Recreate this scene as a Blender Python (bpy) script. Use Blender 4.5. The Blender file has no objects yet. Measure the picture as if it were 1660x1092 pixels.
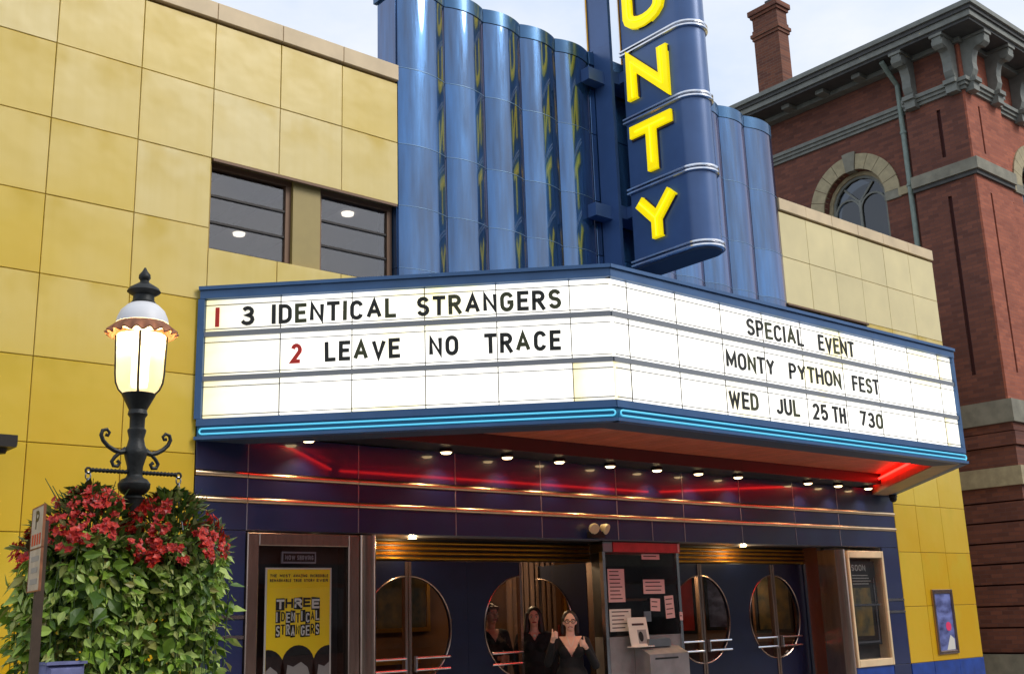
import bpy, math, random
from mathutils import Matrix, Vector
random.seed(7)
R = math.radians
scn = bpy.context.scene
col = scn.collection

# ------------------------------------------------------------------ camera, sky, sun, exposure
cam_d = bpy.data.cameras.new('camera'); cam = bpy.data.objects.new('camera', cam_d); col.objects.link(cam)
cam_d.sensor_fit = 'HORIZONTAL'; cam_d.sensor_width = 36.0; cam_d.lens = 36.0*1800/1660
cam_d.clip_start = .05; cam_d.clip_end = 2000
_r = [(0.76512, 0.13405, 0.62977), (-0.64310, 0.20680, 0.73731), (-0.03141, -0.96916, 0.24442)]
RX = Vector((_r[0][0], _r[1][0], _r[2][0])); RY = Vector((_r[0][1], _r[1][1], _r[2][1])); RZ = Vector((_r[0][2], _r[1][2], _r[2][2]))
RX.normalize(); RZ = (RZ - RX*RZ.dot(RX)).normalized(); RY = RZ.cross(RX)
cm = Matrix(((RX.x, -RY.x, -RZ.x, 0), (RX.y, -RY.y, -RZ.y, -9.4), (RX.z, -RY.z, -RZ.z, 1.6), (0, 0, 0, 1)))
cam.matrix_world = cm
scn.camera = cam

SUN_EL, SUN_AZ = 42.0, 150.0      # azimuth measured from +Y towards +X: front right of the street
world = bpy.data.worlds.new('World'); scn.world = world; world.use_nodes = True
wn, wl = world.node_tree.nodes, world.node_tree.links
wn.clear()
out = wn.new('ShaderNodeOutputWorld'); bg = wn.new('ShaderNodeBackground')
sky = wn.new('ShaderNodeTexSky'); sky.sky_type = 'NISHITA'; sky.sun_disc = False
sky.sun_elevation = R(SUN_EL); sky.sun_rotation = R(SUN_AZ); sky.air_density = 1.0; sky.dust_density = 2.0
tc = wn.new('ShaderNodeTexCoord'); mp = wn.new('ShaderNodeMapping'); mp.inputs['Scale'].default_value = (1, 1, 2.2)
nz = wn.new('ShaderNodeTexNoise'); nz.inputs['Scale'].default_value = 2.6; nz.inputs['Detail'].default_value = 7; nz.inputs['Roughness'].default_value = .55
rp = wn.new('ShaderNodeValToRGB'); rp.color_ramp.elements[0].position = .33; rp.color_ramp.elements[1].position = .62
rp.color_ramp.elements[0].color = (.45, .45, .45, 1); rp.color_ramp.elements[1].color = (1, 1, 1, 1)
rp.color_ramp.elements[0].color = (5.3, 6.6, 8.6, 1); rp.color_ramp.elements[1].color = (8.6, 8.8, 9.3, 1)
mx = wn.new('ShaderNodeMixRGB'); mx.inputs['Fac'].default_value = .8
wl.new(tc.outputs['Generated'], mp.inputs['Vector']); wl.new(mp.outputs['Vector'], nz.inputs['Vector'])
wl.new(nz.outputs['Fac'], rp.inputs['Fac']); wl.new(rp.outputs['Color'], mx.inputs['Color2'])
wl.new(sky.outputs['Color'], mx.inputs['Color1']); wl.new(mx.outputs['Color'], bg.inputs['Color'])
bg.inputs['Strength'].default_value = .1
wl.new(bg.outputs['Background'], out.inputs['Surface'])

sd = bpy.data.lights.new('sun', 'SUN'); so = bpy.data.objects.new('sun', sd); col.objects.link(so)
sd.energy = 1.5; sd.angle = R(25); sd.color = (1, .96, .9)
a, e = R(SUN_AZ), R(SUN_EL)
sv = Vector((math.sin(a)*math.cos(e), math.cos(a)*math.cos(e), math.sin(e)))
so.rotation_euler = sv.to_track_quat('Z', 'Y').to_euler()
so.location = (10, -30, 30)
scn.view_settings.view_transform = 'Standard'; scn.view_settings.look = 'None'
scn.view_settings.exposure = 0.38; scn.view_settings.gamma = 1.0

# ------------------------------------------------------------------ materials
MATS = {}
def srgb(r, g, b):
    f = lambda c: (c/255/12.92) if c/255 <= .04045 else ((c/255+.055)/1.055)**2.4
    return (f(r), f(g), f(b))
def newmat(name):
    m = bpy.data.materials.new(name); m.use_nodes = True; MATS[name] = m
    nt = m.node_tree; return m, nt, nt.nodes, nt.links, nt.nodes['Principled BSDF']
def mat(name, c, rough=.6, metal=0, var=.0, scale=6, stretch=(1, 1, 1), bump=0, bscale=40, coat=0, spec=.5, objvar=0, rvar=0, c2=None, coat_rough=.05, detail=5):
    m, nt, n, l, p = newmat(name)
    p.inputs['Base Color'].default_value = (*c, 1); p.inputs['Roughness'].default_value = rough
    p.inputs['Metallic'].default_value = metal; p.inputs['Coat Weight'].default_value = coat; p.inputs['Coat Roughness'].default_value = coat_rough
    p.inputs['Specular IOR Level'].default_value = spec
    tcn = n.new('ShaderNodeTexCoord'); geo = n.new('ShaderNodeNewGeometry')
    if var or c2 or rvar:
        mpn = n.new('ShaderNodeMapping'); mpn.inputs['Scale'].default_value = stretch
        l.new(geo.outputs['Position'], mpn.inputs['Vector'])
        t = n.new('ShaderNodeTexNoise'); t.inputs['Scale'].default_value = scale; t.inputs['Detail'].default_value = detail
        l.new(mpn.outputs['Vector'], t.inputs['Vector'])
        r_ = n.new('ShaderNodeValToRGB'); r_.color_ramp.elements[0].position = .32; r_.color_ramp.elements[1].position = .68
        lo = c2 if c2 else tuple(x*(1-var) for x in c); hi = c if c2 else tuple(min(1, x*(1+var)) for x in c)
        r_.color_ramp.elements[0].color = (*lo, 1); r_.color_ramp.elements[1].color = (*hi, 1)
        l.new(t.outputs['Fac'], r_.inputs['Fac'])
        src = r_.outputs['Color']
        if objvar:
            oi = n.new('ShaderNodeObjectInfo'); hs = n.new('ShaderNodeHueSaturation')
            mr = n.new('ShaderNodeMapRange'); mr.inputs['To Min'].default_value = 1-objvar; mr.inputs['To Max'].default_value = 1+objvar
            l.new(oi.outputs['Random'], mr.inputs['Value']); l.new(mr.outputs['Result'], hs.inputs['Value']); l.new(src, hs.inputs['Color']); src = hs.outputs['Color']
        l.new(src, p.inputs['Base Color'])
        if rvar:
            mr2 = n.new('ShaderNodeMapRange'); mr2.inputs['To Min'].default_value = max(.02, rough-rvar); mr2.inputs['To Max'].default_value = rough+rvar
            l.new(t.outputs['Fac'], mr2.inputs['Value']); l.new(mr2.outputs['Result'], p.inputs['Roughness'])
    if bump:
        mpb = n.new('ShaderNodeMapping'); mpb.inputs['Scale'].default_value = stretch; l.new(geo.outputs['Position'], mpb.inputs['Vector'])
        t2 = n.new('ShaderNodeTexNoise'); t2.inputs['Scale'].default_value = bscale; t2.inputs['Detail'].default_value = 3
        l.new(mpb.outputs['Vector'], t2.inputs['Vector'])
        b = n.new('ShaderNodeBump'); b.inputs['Strength'].default_value = bump; b.inputs['Distance'].default_value = .01
        l.new(t2.outputs['Fac'], b.inputs['Height']); l.new(b.outputs['Normal'], p.inputs['Normal'])
    return m
def emit(name, c, s):
    m, nt, n, l, p = newmat(name)
    p.inputs['Base Color'].default_value = (*[min(1, x) for x in c], 1)
    p.inputs['Emission Color'].default_value = (*c, 1); p.inputs['Emission Strength'].default_value = s
    return m
def glass(name, tint=(1, 1, 1), ior=1.5, rough=.0):
    m, nt, n, l, p = newmat(name); n.remove(p)
    o = n['Material Output']; tr = n.new('ShaderNodeBsdfTransparent'); gl = n.new('ShaderNodeBsdfGlossy'); mxs = n.new('ShaderNodeMixShader'); fr = n.new('ShaderNodeFresnel')
    tr.inputs['Color'].default_value = (*tint, 1); gl.inputs['Roughness'].default_value = rough; fr.inputs['IOR'].default_value = ior
    ge = n.new('ShaderNodeNewGeometry'); mi = n.new('ShaderNodeMapRange'); mi.inputs['To Min'].default_value = ior; mi.inputs['To Max'].default_value = 1/ior
    l.new(ge.outputs['Backfacing'], mi.inputs['Value']); l.new(mi.outputs['Result'], fr.inputs['IOR'])
    l.new(fr.outputs['Fac'], mxs.inputs['Fac']); l.new(tr.outputs[0], mxs.inputs[1]); l.new(gl.outputs[0], mxs.inputs[2]); l.new(mxs.outputs[0], o.inputs['Surface'])
    return m

def yellow_tile():
    m, nt, n, l, p = newmat('yellow_porcelain')
    oi = n.new('ShaderNodeObjectInfo'); geo = n.new('ShaderNodeNewGeometry'); tcn = n.new('ShaderNodeTexCoord')
    sx = n.new('ShaderNodeSeparateXYZ'); l.new(geo.outputs['Position'], sx.inputs[0])
    # sun-bleached enamel high on the wall, deeper yellow near the street
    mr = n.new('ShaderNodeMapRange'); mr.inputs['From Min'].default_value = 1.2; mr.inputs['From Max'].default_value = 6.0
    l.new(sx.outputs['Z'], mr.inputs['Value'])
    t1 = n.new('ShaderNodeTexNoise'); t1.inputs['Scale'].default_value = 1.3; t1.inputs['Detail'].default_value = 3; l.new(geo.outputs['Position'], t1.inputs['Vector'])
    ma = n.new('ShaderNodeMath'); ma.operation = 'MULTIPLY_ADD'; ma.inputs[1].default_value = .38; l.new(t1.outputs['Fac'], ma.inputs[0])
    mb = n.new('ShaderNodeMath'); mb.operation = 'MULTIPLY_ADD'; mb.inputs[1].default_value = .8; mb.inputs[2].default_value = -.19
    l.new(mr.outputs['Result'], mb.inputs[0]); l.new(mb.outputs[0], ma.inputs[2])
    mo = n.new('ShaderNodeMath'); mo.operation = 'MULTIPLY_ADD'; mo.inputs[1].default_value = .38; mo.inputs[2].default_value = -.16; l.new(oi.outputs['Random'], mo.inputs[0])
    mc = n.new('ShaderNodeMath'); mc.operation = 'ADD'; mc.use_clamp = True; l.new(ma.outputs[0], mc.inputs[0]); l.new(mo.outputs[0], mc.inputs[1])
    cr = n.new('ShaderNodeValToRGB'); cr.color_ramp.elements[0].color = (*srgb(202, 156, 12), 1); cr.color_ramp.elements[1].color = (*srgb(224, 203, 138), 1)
    em = cr.color_ramp.elements.new(.5); em.color = (*srgb(214, 182, 62), 1)
    l.new(mc.outputs[0], cr.inputs['Fac'])
    # stained streaks that run down from the upper joint of each tile
    so_ = n.new('ShaderNodeSeparateXYZ'); l.new(tcn.outputs['Object'], so_.inputs[0])
    mps = n.new('ShaderNodeMapping'); mps.inputs['Scale'].default_value = (9, 9, .35); l.new(geo.outputs['Position'], mps.inputs['Vector'])
    t2 = n.new('ShaderNodeTexNoise'); t2.inputs['Scale'].default_value = 1; t2.inputs['Detail'].default_value = 4; l.new(mps.outputs['Vector'], t2.inputs['Vector'])
    r2 = n.new('ShaderNodeMapRange'); r2.inputs['From Min'].default_value = .45; r2.inputs['From Max'].default_value = .8; l.new(t2.outputs['Fac'], r2.inputs['Value'])
    r3 = n.new('ShaderNodeMapRange'); r3.inputs['From Min'].default_value = .2; r3.inputs['From Max'].default_value = .72; l.new(so_.outputs['Z'], r3.inputs['Value'])
    t3 = n.new('ShaderNodeTexNoise'); t3.inputs['Scale'].default_value = 2.2; l.new(geo.outputs['Position'], t3.inputs['Vector'])
    r4 = n.new('ShaderNodeMapRange'); r4.inputs['From Min'].default_value = .44; r4.inputs['From Max'].default_value = .62; l.new(t3.outputs['Fac'], r4.inputs['Value'])
    m1 = n.new('ShaderNodeMath'); m1.operation = 'MULTIPLY'; l.new(r3.outputs[0], m1.inputs[0]); l.new(r4.outputs[0], m1.inputs[1])
    m2 = n.new('ShaderNodeMath'); m2.operation = 'MULTIPLY_ADD'; m2.inputs[1].default_value = .2; l.new(r2.outputs[0], m2.inputs[0])
    m1b = n.new('ShaderNodeMath'); m1b.operation = 'MULTIPLY'; m1b.inputs[1].default_value = .8; l.new(m1.outputs[0], m1b.inputs[0]); l.new(m1b.outputs[0], m2.inputs[2]); m2.use_clamp = True
    mixc = n.new('ShaderNodeMixRGB'); mixc.inputs['Color2'].default_value = (*srgb(200, 168, 40), 1)
    l.new(m2.outputs[0], mixc.inputs['Fac']); l.new(cr.outputs['Color'], mixc.inputs['Color1'])
    l.new(mixc.outputs['Color'], p.inputs['Base Color'])
    p.inputs['Roughness'].default_value = .28; p.inputs['Specular IOR Level'].default_value = .5
    t4 = n.new('ShaderNodeTexNoise'); t4.inputs['Scale'].default_value = 3.0; l.new(geo.outputs['Position'], t4.inputs['Vector'])
    b = n.new('ShaderNodeBump'); b.inputs['Strength'].default_value = .18; b.inputs['Distance'].default_value = .03; l.new(t4.outputs['Fac'], b.inputs['Height']); l.new(b.outputs['Normal'], p.inputs['Normal'])
    return m
def brick(name, c1, c2, mortar, sideways):
    m, nt, n, l, p = newmat(name)
    geo = n.new('ShaderNodeNewGeometry'); sx = n.new('ShaderNodeSeparateXYZ'); l.new(geo.outputs['Position'], sx.inputs[0])
    cb = n.new('ShaderNodeCombineXYZ'); l.new(sx.outputs['Y' if sideways else 'X'], cb.inputs['X']); l.new(sx.outputs['Z'], cb.inputs['Y'])
    bt = n.new('ShaderNodeTexBrick'); l.new(cb.outputs[0], bt.inputs['Vector'])
    bt.inputs['Scale'].default_value = 1; bt.inputs['Brick Width'].default_value = .215; bt.inputs['Row Height'].default_value = .072
    bt.inputs['Mortar Size'].default_value = .006; bt.inputs['Color1'].default_value = (*c1, 1); bt.inputs['Color2'].default_value = (*c2, 1); bt.inputs['Mortar'].default_value = (*mortar, 1)
    t = n.new('ShaderNodeTexNoise'); t.inputs['Scale'].default_value = 1.7; t.inputs['Detail'].default_value = 6; l.new(geo.outputs['Position'], t.inputs['Vector'])
    r_ = n.new('ShaderNodeMapRange'); r_.inputs['To Min'].default_value = .72; r_.inputs['To Max'].default_value = 1.25; l.new(t.outputs['Fac'], r_.inputs['Value'])
    hs = n.new('ShaderNodeHueSaturation'); l.new(bt.outputs['Color'], hs.inputs['Color']); l.new(r_.outputs[0], hs.inputs['Value']); l.new(hs.outputs['Color'], p.inputs['Base Color'])
    b = n.new('ShaderNodeBump'); b.inputs['Strength'].default_value = .6; b.inputs['Distance'].default_value = .006; b.invert = True
    l.new(bt.outputs['Fac'], b.inputs['Height']); l.new(b.outputs['Normal'], p.inputs['Normal'])
    p.inputs['Roughness'].default_value = .85
    return m
def leafmat(name, stops):
    m, nt, n, l, p = newmat(name)
    geo = n.new('ShaderNodeNewGeometry'); cr = n.new('ShaderNodeValToRGB')
    els = cr.color_ramp.elements
    els[0].color = (*stops[0], 1); els[1].color = (*stops[-1], 1)
    for i, s in enumerate(stops[1:-1]): els.new((i+1)/(len(stops)-1)).color = (*s, 1)
    l.new(geo.outputs['Random Per Island'], cr.inputs['Fac']); l.new(cr.outputs['Color'], p.inputs['Base Color'])
    p.inputs['Roughness'].default_value = .42
    p.inputs['Subsurface Weight'].default_value = 0
    tr = n.new('ShaderNodeBsdfTranslucent'); ms = n.new('ShaderNodeMixShader'); ms.inputs[0].default_value = .25
    l.new(cr.outputs['Color'], tr.inputs['Color']); l.new(p.outputs[0], ms.inputs[1]); l.new(tr.outputs[0], ms.inputs[2]); l.new(ms.outputs[0], n['Material Output'].inputs['Surface'])
    return m

M = MATS
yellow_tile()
mat('tile_joint', srgb(164, 138, 74), .8)
mat('coping_stone', srgb(214, 190, 150), .55, var=.1, scale=3)
mat('cream_tile', srgb(222, 205, 150), .4, var=.06, scale=2, objvar=.05)
mat('flute_blue', srgb(52, 98, 144), .16, metal=.75, var=.3, scale=2.2, stretch=(5, 5, .5), bump=.45, bscale=1.6, rvar=.1, coat=.55, objvar=.2, coat_rough=.03)
MATS['flute_blue'].node_tree.nodes['Principled BSDF'].inputs['Specular Tint'].default_value = (1, .6, .48, 1)
MATS['flute_blue'].node_tree.nodes['Principled BSDF'].inputs['Coat IOR'].default_value = 2.1
mat('seam_highlight', srgb(112, 142, 172), .35, metal=.4)  # pale colour standing in for the highlight along the panel joints
mat('cap_blue', srgb(58, 98, 136), .25, metal=.6, var=.15, scale=3, coat=.4)
mat('sign_blue', srgb(68, 98, 146), .34, metal=.2, var=.07, scale=3, coat=.3, coat_rough=.25)
mat('sign_under', srgb(54, 66, 84), .6)
mat('frame_blue', srgb(62, 98, 142), .42, metal=.2, var=.1, scale=4)
mat('band_teal', srgb(32, 104, 138), .4, metal=.2)
mat('chrome', (.78, .79, .82), .18, metal=1, var=.08, scale=8)
mat('stripe_warm_lit', (.85, .60, .36), .3, metal=1, var=.1, scale=6)  # warm light under the canopy put into the metal colour
mat('bar_grey', srgb(132, 136, 142), .5)
mat('steel', (.40, .40, .41), .3, metal=1, var=.1, scale=6)
mat('bronze', srgb(176, 152, 138), .22, metal=.95, var=.15, scale=5, stretch=(6, 6, .6))
mat('brass', srgb(205, 152, 56), .38, metal=1, var=.1, scale=8)
mat('letter_yellow', srgb(255, 228, 0), .4, var=.04, scale=7, spec=.3)
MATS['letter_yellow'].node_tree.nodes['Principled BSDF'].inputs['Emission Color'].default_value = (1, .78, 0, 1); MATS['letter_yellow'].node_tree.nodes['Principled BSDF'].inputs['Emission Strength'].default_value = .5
mat('letter_shadow', srgb(60, 45, 60), .5)  # dark purple standing in for the shadow round the yellow letters
mat('letter_black', srgb(22, 24, 18), .5)
mat('letter_olive', srgb(60, 64, 30), .5)
mat('letter_red', srgb(200, 40, 25), .5)
mat('tile_blue', srgb(13, 26, 70), .42, var=.12, scale=3, coat=.8, objvar=.12, spec=.5, coat_rough=.03)
mat('tile_blue_base', srgb(26, 62, 140), .3, var=.25, scale=5, coat=.2)
mat('joint_metal', srgb(150, 150, 160), .35, metal=.6)
mat('door_blue', srgb(13, 21, 50), .3, var=.15, scale=5, coat=.3)
mat('brown_stone', srgb(92, 50, 36), .12, var=.35, scale=2, stretch=(1, 1, .3), coat=.6)
mat('dark_metal', srgb(42, 38, 36), .45, metal=.4)
mat('window_frame', srgb(112, 84, 62), .5, metal=.2)
mat('pier_olive', srgb(160, 140, 80), .5, var=.05)
mat('room_dark', srgb(80, 70, 62), .9)
mat('room_ceiling', srgb(130, 125, 122), .9)
mat('lobby_wall', srgb(120, 84, 60), .8, var=.3, scale=1.5)
mat('lobby_floor', srgb(60, 40, 32), .5)
mat('curtain', srgb(120, 96, 88), .85, var=.35, scale=4, stretch=(4, 4, .2))
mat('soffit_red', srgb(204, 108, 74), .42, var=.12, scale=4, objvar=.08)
mat('soffit_rim', srgb(168, 138, 104), .5, var=.12, scale=4)
mat('soffit_dark', srgb(40, 34, 34), .45)
mat('paper', srgb(216, 176, 170), .8, var=.05)
mat('paper_white', srgb(225, 220, 205), .8, var=.05)
mat('ink', srgb(70, 45, 45), .8)
mat('ink_black', srgb(18, 14, 12), .8)
mat('poster_yellow', srgb(246, 210, 10), .5)
mat('poster_white', srgb(205, 202, 192), .6)
mat('poster_grey', srgb(150, 146, 140), .6)
mat('red_sign', srgb(190, 52, 52), .5, var=.15, scale=8)
mat('booth_grey', srgb(140, 136, 134), .45, metal=.3, var=.15, scale=6)
mat('booth_dark', srgb(30, 27, 26), .4)
mat('iron', srgb(34, 36, 35), .5, metal=.3, var=.3, scale=30, bump=.2, bscale=90)
mat('copper_skirt', srgb(150, 96, 66), .55, metal=.4, var=.25, scale=20)
mat('lamp_white', srgb(222, 222, 224), .45)
mat('head_cream', srgb(214, 204, 160), .5)
mat('sign_plate', srgb(182, 174, 164), .5, metal=.3, var=.15, scale=14)
mat('wood_post', srgb(74, 58, 44), .8, var=.25, scale=8)
mat('blue_poly', srgb(112, 116, 160), .7, var=.3, scale=12)
mat('pot_brown', srgb(60, 42, 30), .9)
mat('stem_green', srgb(58, 80, 30), .7)
leafmat('leaf', [srgb(62, 92, 26), srgb(104, 138, 40), srgb(148, 178, 62), srgb(186, 206, 116), srgb(140, 128, 62)])
leafmat('leaf_top', [srgb(66, 46, 28), srgb(56, 82, 30), srgb(96, 116, 48), srgb(160, 154, 104)])
leafmat('petal', [srgb(146, 20, 24), srgb(200, 40, 34), srgb(220, 72, 46), srgb(182, 28, 36)])
brick('brick_shaded', srgb(124, 74, 56), srgb(96, 56, 44), srgb(100, 66, 58), True)  # shade of the side away from the sun put into the brick colour
brick('brick_lit', srgb(174, 98, 70), srgb(146, 78, 56), srgb(150, 92, 76), False)  # same brick, coloured brighter for the sunlit front
mat('brick_dark', srgb(62, 24, 20), .9)
brick('brick_chimney', srgb(128, 76, 52), srgb(100, 58, 44), srgb(120, 92, 76), True)
mat('stone', srgb(132, 128, 112), .8, var=.2, scale=5, bump=.3, bscale=30)
mat('stone_cream', srgb(166, 153, 120), .8, var=.15, scale=7, bump=.3, bscale=30)
mat('trim_paint', srgb(120, 122, 114), .65, var=.15, scale=6)
mat('trim_dark', srgb(74, 74, 72), .7, var=.15, scale=6)
mat('verdigris', srgb(128, 142, 132), .6, var=.15, scale=9)
mat('roof_slate', srgb(70, 72, 76), .7, var=.15, scale=6)
mat('flashing', srgb(205, 202, 205), .4, metal=.3)
mat('asphalt', (.05, .05, .052), .85, var=.2, scale=30, bump=.3, bscale=120)
mat('concrete', (.34, .33, .31), .85, var=.12, scale=5, bump=.2, bscale=80)
mat('skin', srgb(234, 186, 160), .5, var=.05)
mat('skin_dim', srgb(220, 160, 136), .5, var=.05)
mat('lips', srgb(160, 60, 56), .5)
mat('eye', srgb(30, 22, 20), .4)
mat('hair_dark', srgb(34, 20, 16), .5, var=.3, scale=40, stretch=(1, 1, .2))
mat('hair_brown', srgb(92, 48, 30), .55, var=.3, scale=40, stretch=(1, 1, .2))
mat('black_cloth', srgb(17, 16, 17), .85, var=.2, scale=20)
mat('pearl', srgb(220, 214, 200), .3)
mat('mural', srgb(120, 96, 40), .7, c2=srgb(40, 50, 40), scale=5)
mat('ad_blue', srgb(120, 130, 190), .4, c2=srgb(40, 44, 90), scale=4, stretch=(1, 1, 2))
mat('ad_pink', srgb(220, 50, 100), .5)
mat('roof_membrane', srgb(110, 108, 104), .9)
glass('pane_glass', (.80, .80, .82), 2.0, .01)
glass('door_glass', (.82, .78, .74), 1.45)
glass('case_glass', (.9, .9, .9), 1.45)
glass('church_glass', (.18, .2, .22), 1.9, .03)
def frosted(name):
    m, nt, n, l, p = newmat(name); n.remove(p); o = n['Material Output']
    tr = n.new('ShaderNodeBsdfTransparent'); tl = n.new('ShaderNodeBsdfTranslucent'); gl = n.new('ShaderNodeBsdfGlossy'); gl.inputs['Roughness'].default_value = .15
    tl.inputs['Color'].default_value = (.95, .9, .78, 1); m1 = n.new('ShaderNodeMixShader'); m1.inputs[0].default_value = .6; m2 = n.new('ShaderNodeMixShader'); m2.inputs[0].default_value = .06
    l.new(tr.outputs[0], m1.inputs[1]); l.new(tl.outputs[0], m1.inputs[2]); l.new(m1.outputs[0], m2.inputs[1]); l.new(gl.outputs[0], m2.inputs[2]); l.new(m2.outputs[0], o.inputs['Surface'])
frosted('globe_glass')
emit('bulb_warm', (1, .72, .36), 6)
emit('globe_glow', (1, .80, .42), 5.0)
emit('ceiling_disc', (1, .9, .72), 1.6)
emit('lamp_or_fill_glow', (1, .72, .25), 2.2)  # glow shared by the shaded lobby lamp and the added fill lamps
emit('neon_blue', (.08, .42, .60), .8)
emit('neon_yellow', (1, .72, .02), 1.0)
emit('neon_red', (1, .015, .01), 8)
def panelmat():
    m, nt, n, l, p = newmat('lit_panel')
    geo = n.new('ShaderNodeNewGeometry'); t = n.new('ShaderNodeTexNoise'); t.inputs['Scale'].default_value = 1.1; t.inputs['Detail'].default_value = 2
    l.new(geo.outputs['Position'], t.inputs['Vector'])
    cr = n.new('ShaderNodeValToRGB'); cr.color_ramp.elements[0].position = .32; cr.color_ramp.elements[1].position = .46
    cr.color_ramp.elements[0].color = (1.0, .9, .45, 1); cr.color_ramp.elements[1].color = (1, .97, .88, 1)
    l.new(t.outputs['Fac'], cr.inputs['Fac']); l.new(cr.outputs['Color'], p.inputs['Emission Color'])
    p.inputs['Emission Strength'].default_value = 1.05; p.inputs['Base Color'].default_value = (.75, .74, .68, 1); p.inputs['Roughness'].default_value = .35
    return m
panelmat()
def panelyellow():
    m, nt, n, l, p = newmat('lit_panel_aged')
    tcn = n.new('ShaderNodeTexCoord'); s = n.new('ShaderNodeSeparateXYZ'); l.new(tcn.outputs['Generated'], s.inputs[0])
    t = n.new('ShaderNodeTexNoise'); t.inputs['Scale'].default_value = 2.5; l.new(tcn.outputs['Generated'], t.inputs['Vector'])
    a_ = n.new('ShaderNodeMath'); a_.operation = 'MULTIPLY_ADD'; a_.inputs[1].default_value = .5; l.new(t.outputs['Fac'], a_.inputs[0]); l.new(s.outputs['X'], a_.inputs[2])
    cr = n.new('ShaderNodeValToRGB'); cr.color_ramp.elements[0].position = .15; cr.color_ramp.elements[1].position = .75
    cr.color_ramp.elements[0].color = (.98, .82, .32, 1); cr.color_ramp.elements[1].color = (1, .97, .86, 1)
    l.new(a_.outputs[0], cr.inputs['Fac']); l.new(cr.outputs['Color'], p.inputs['Emission Color'])
    p.inputs['Emission Strength'].default_value = .72; p.inputs['Base Color'].default_value = (.75, .72, .6, 1)
panelyellow()

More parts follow.
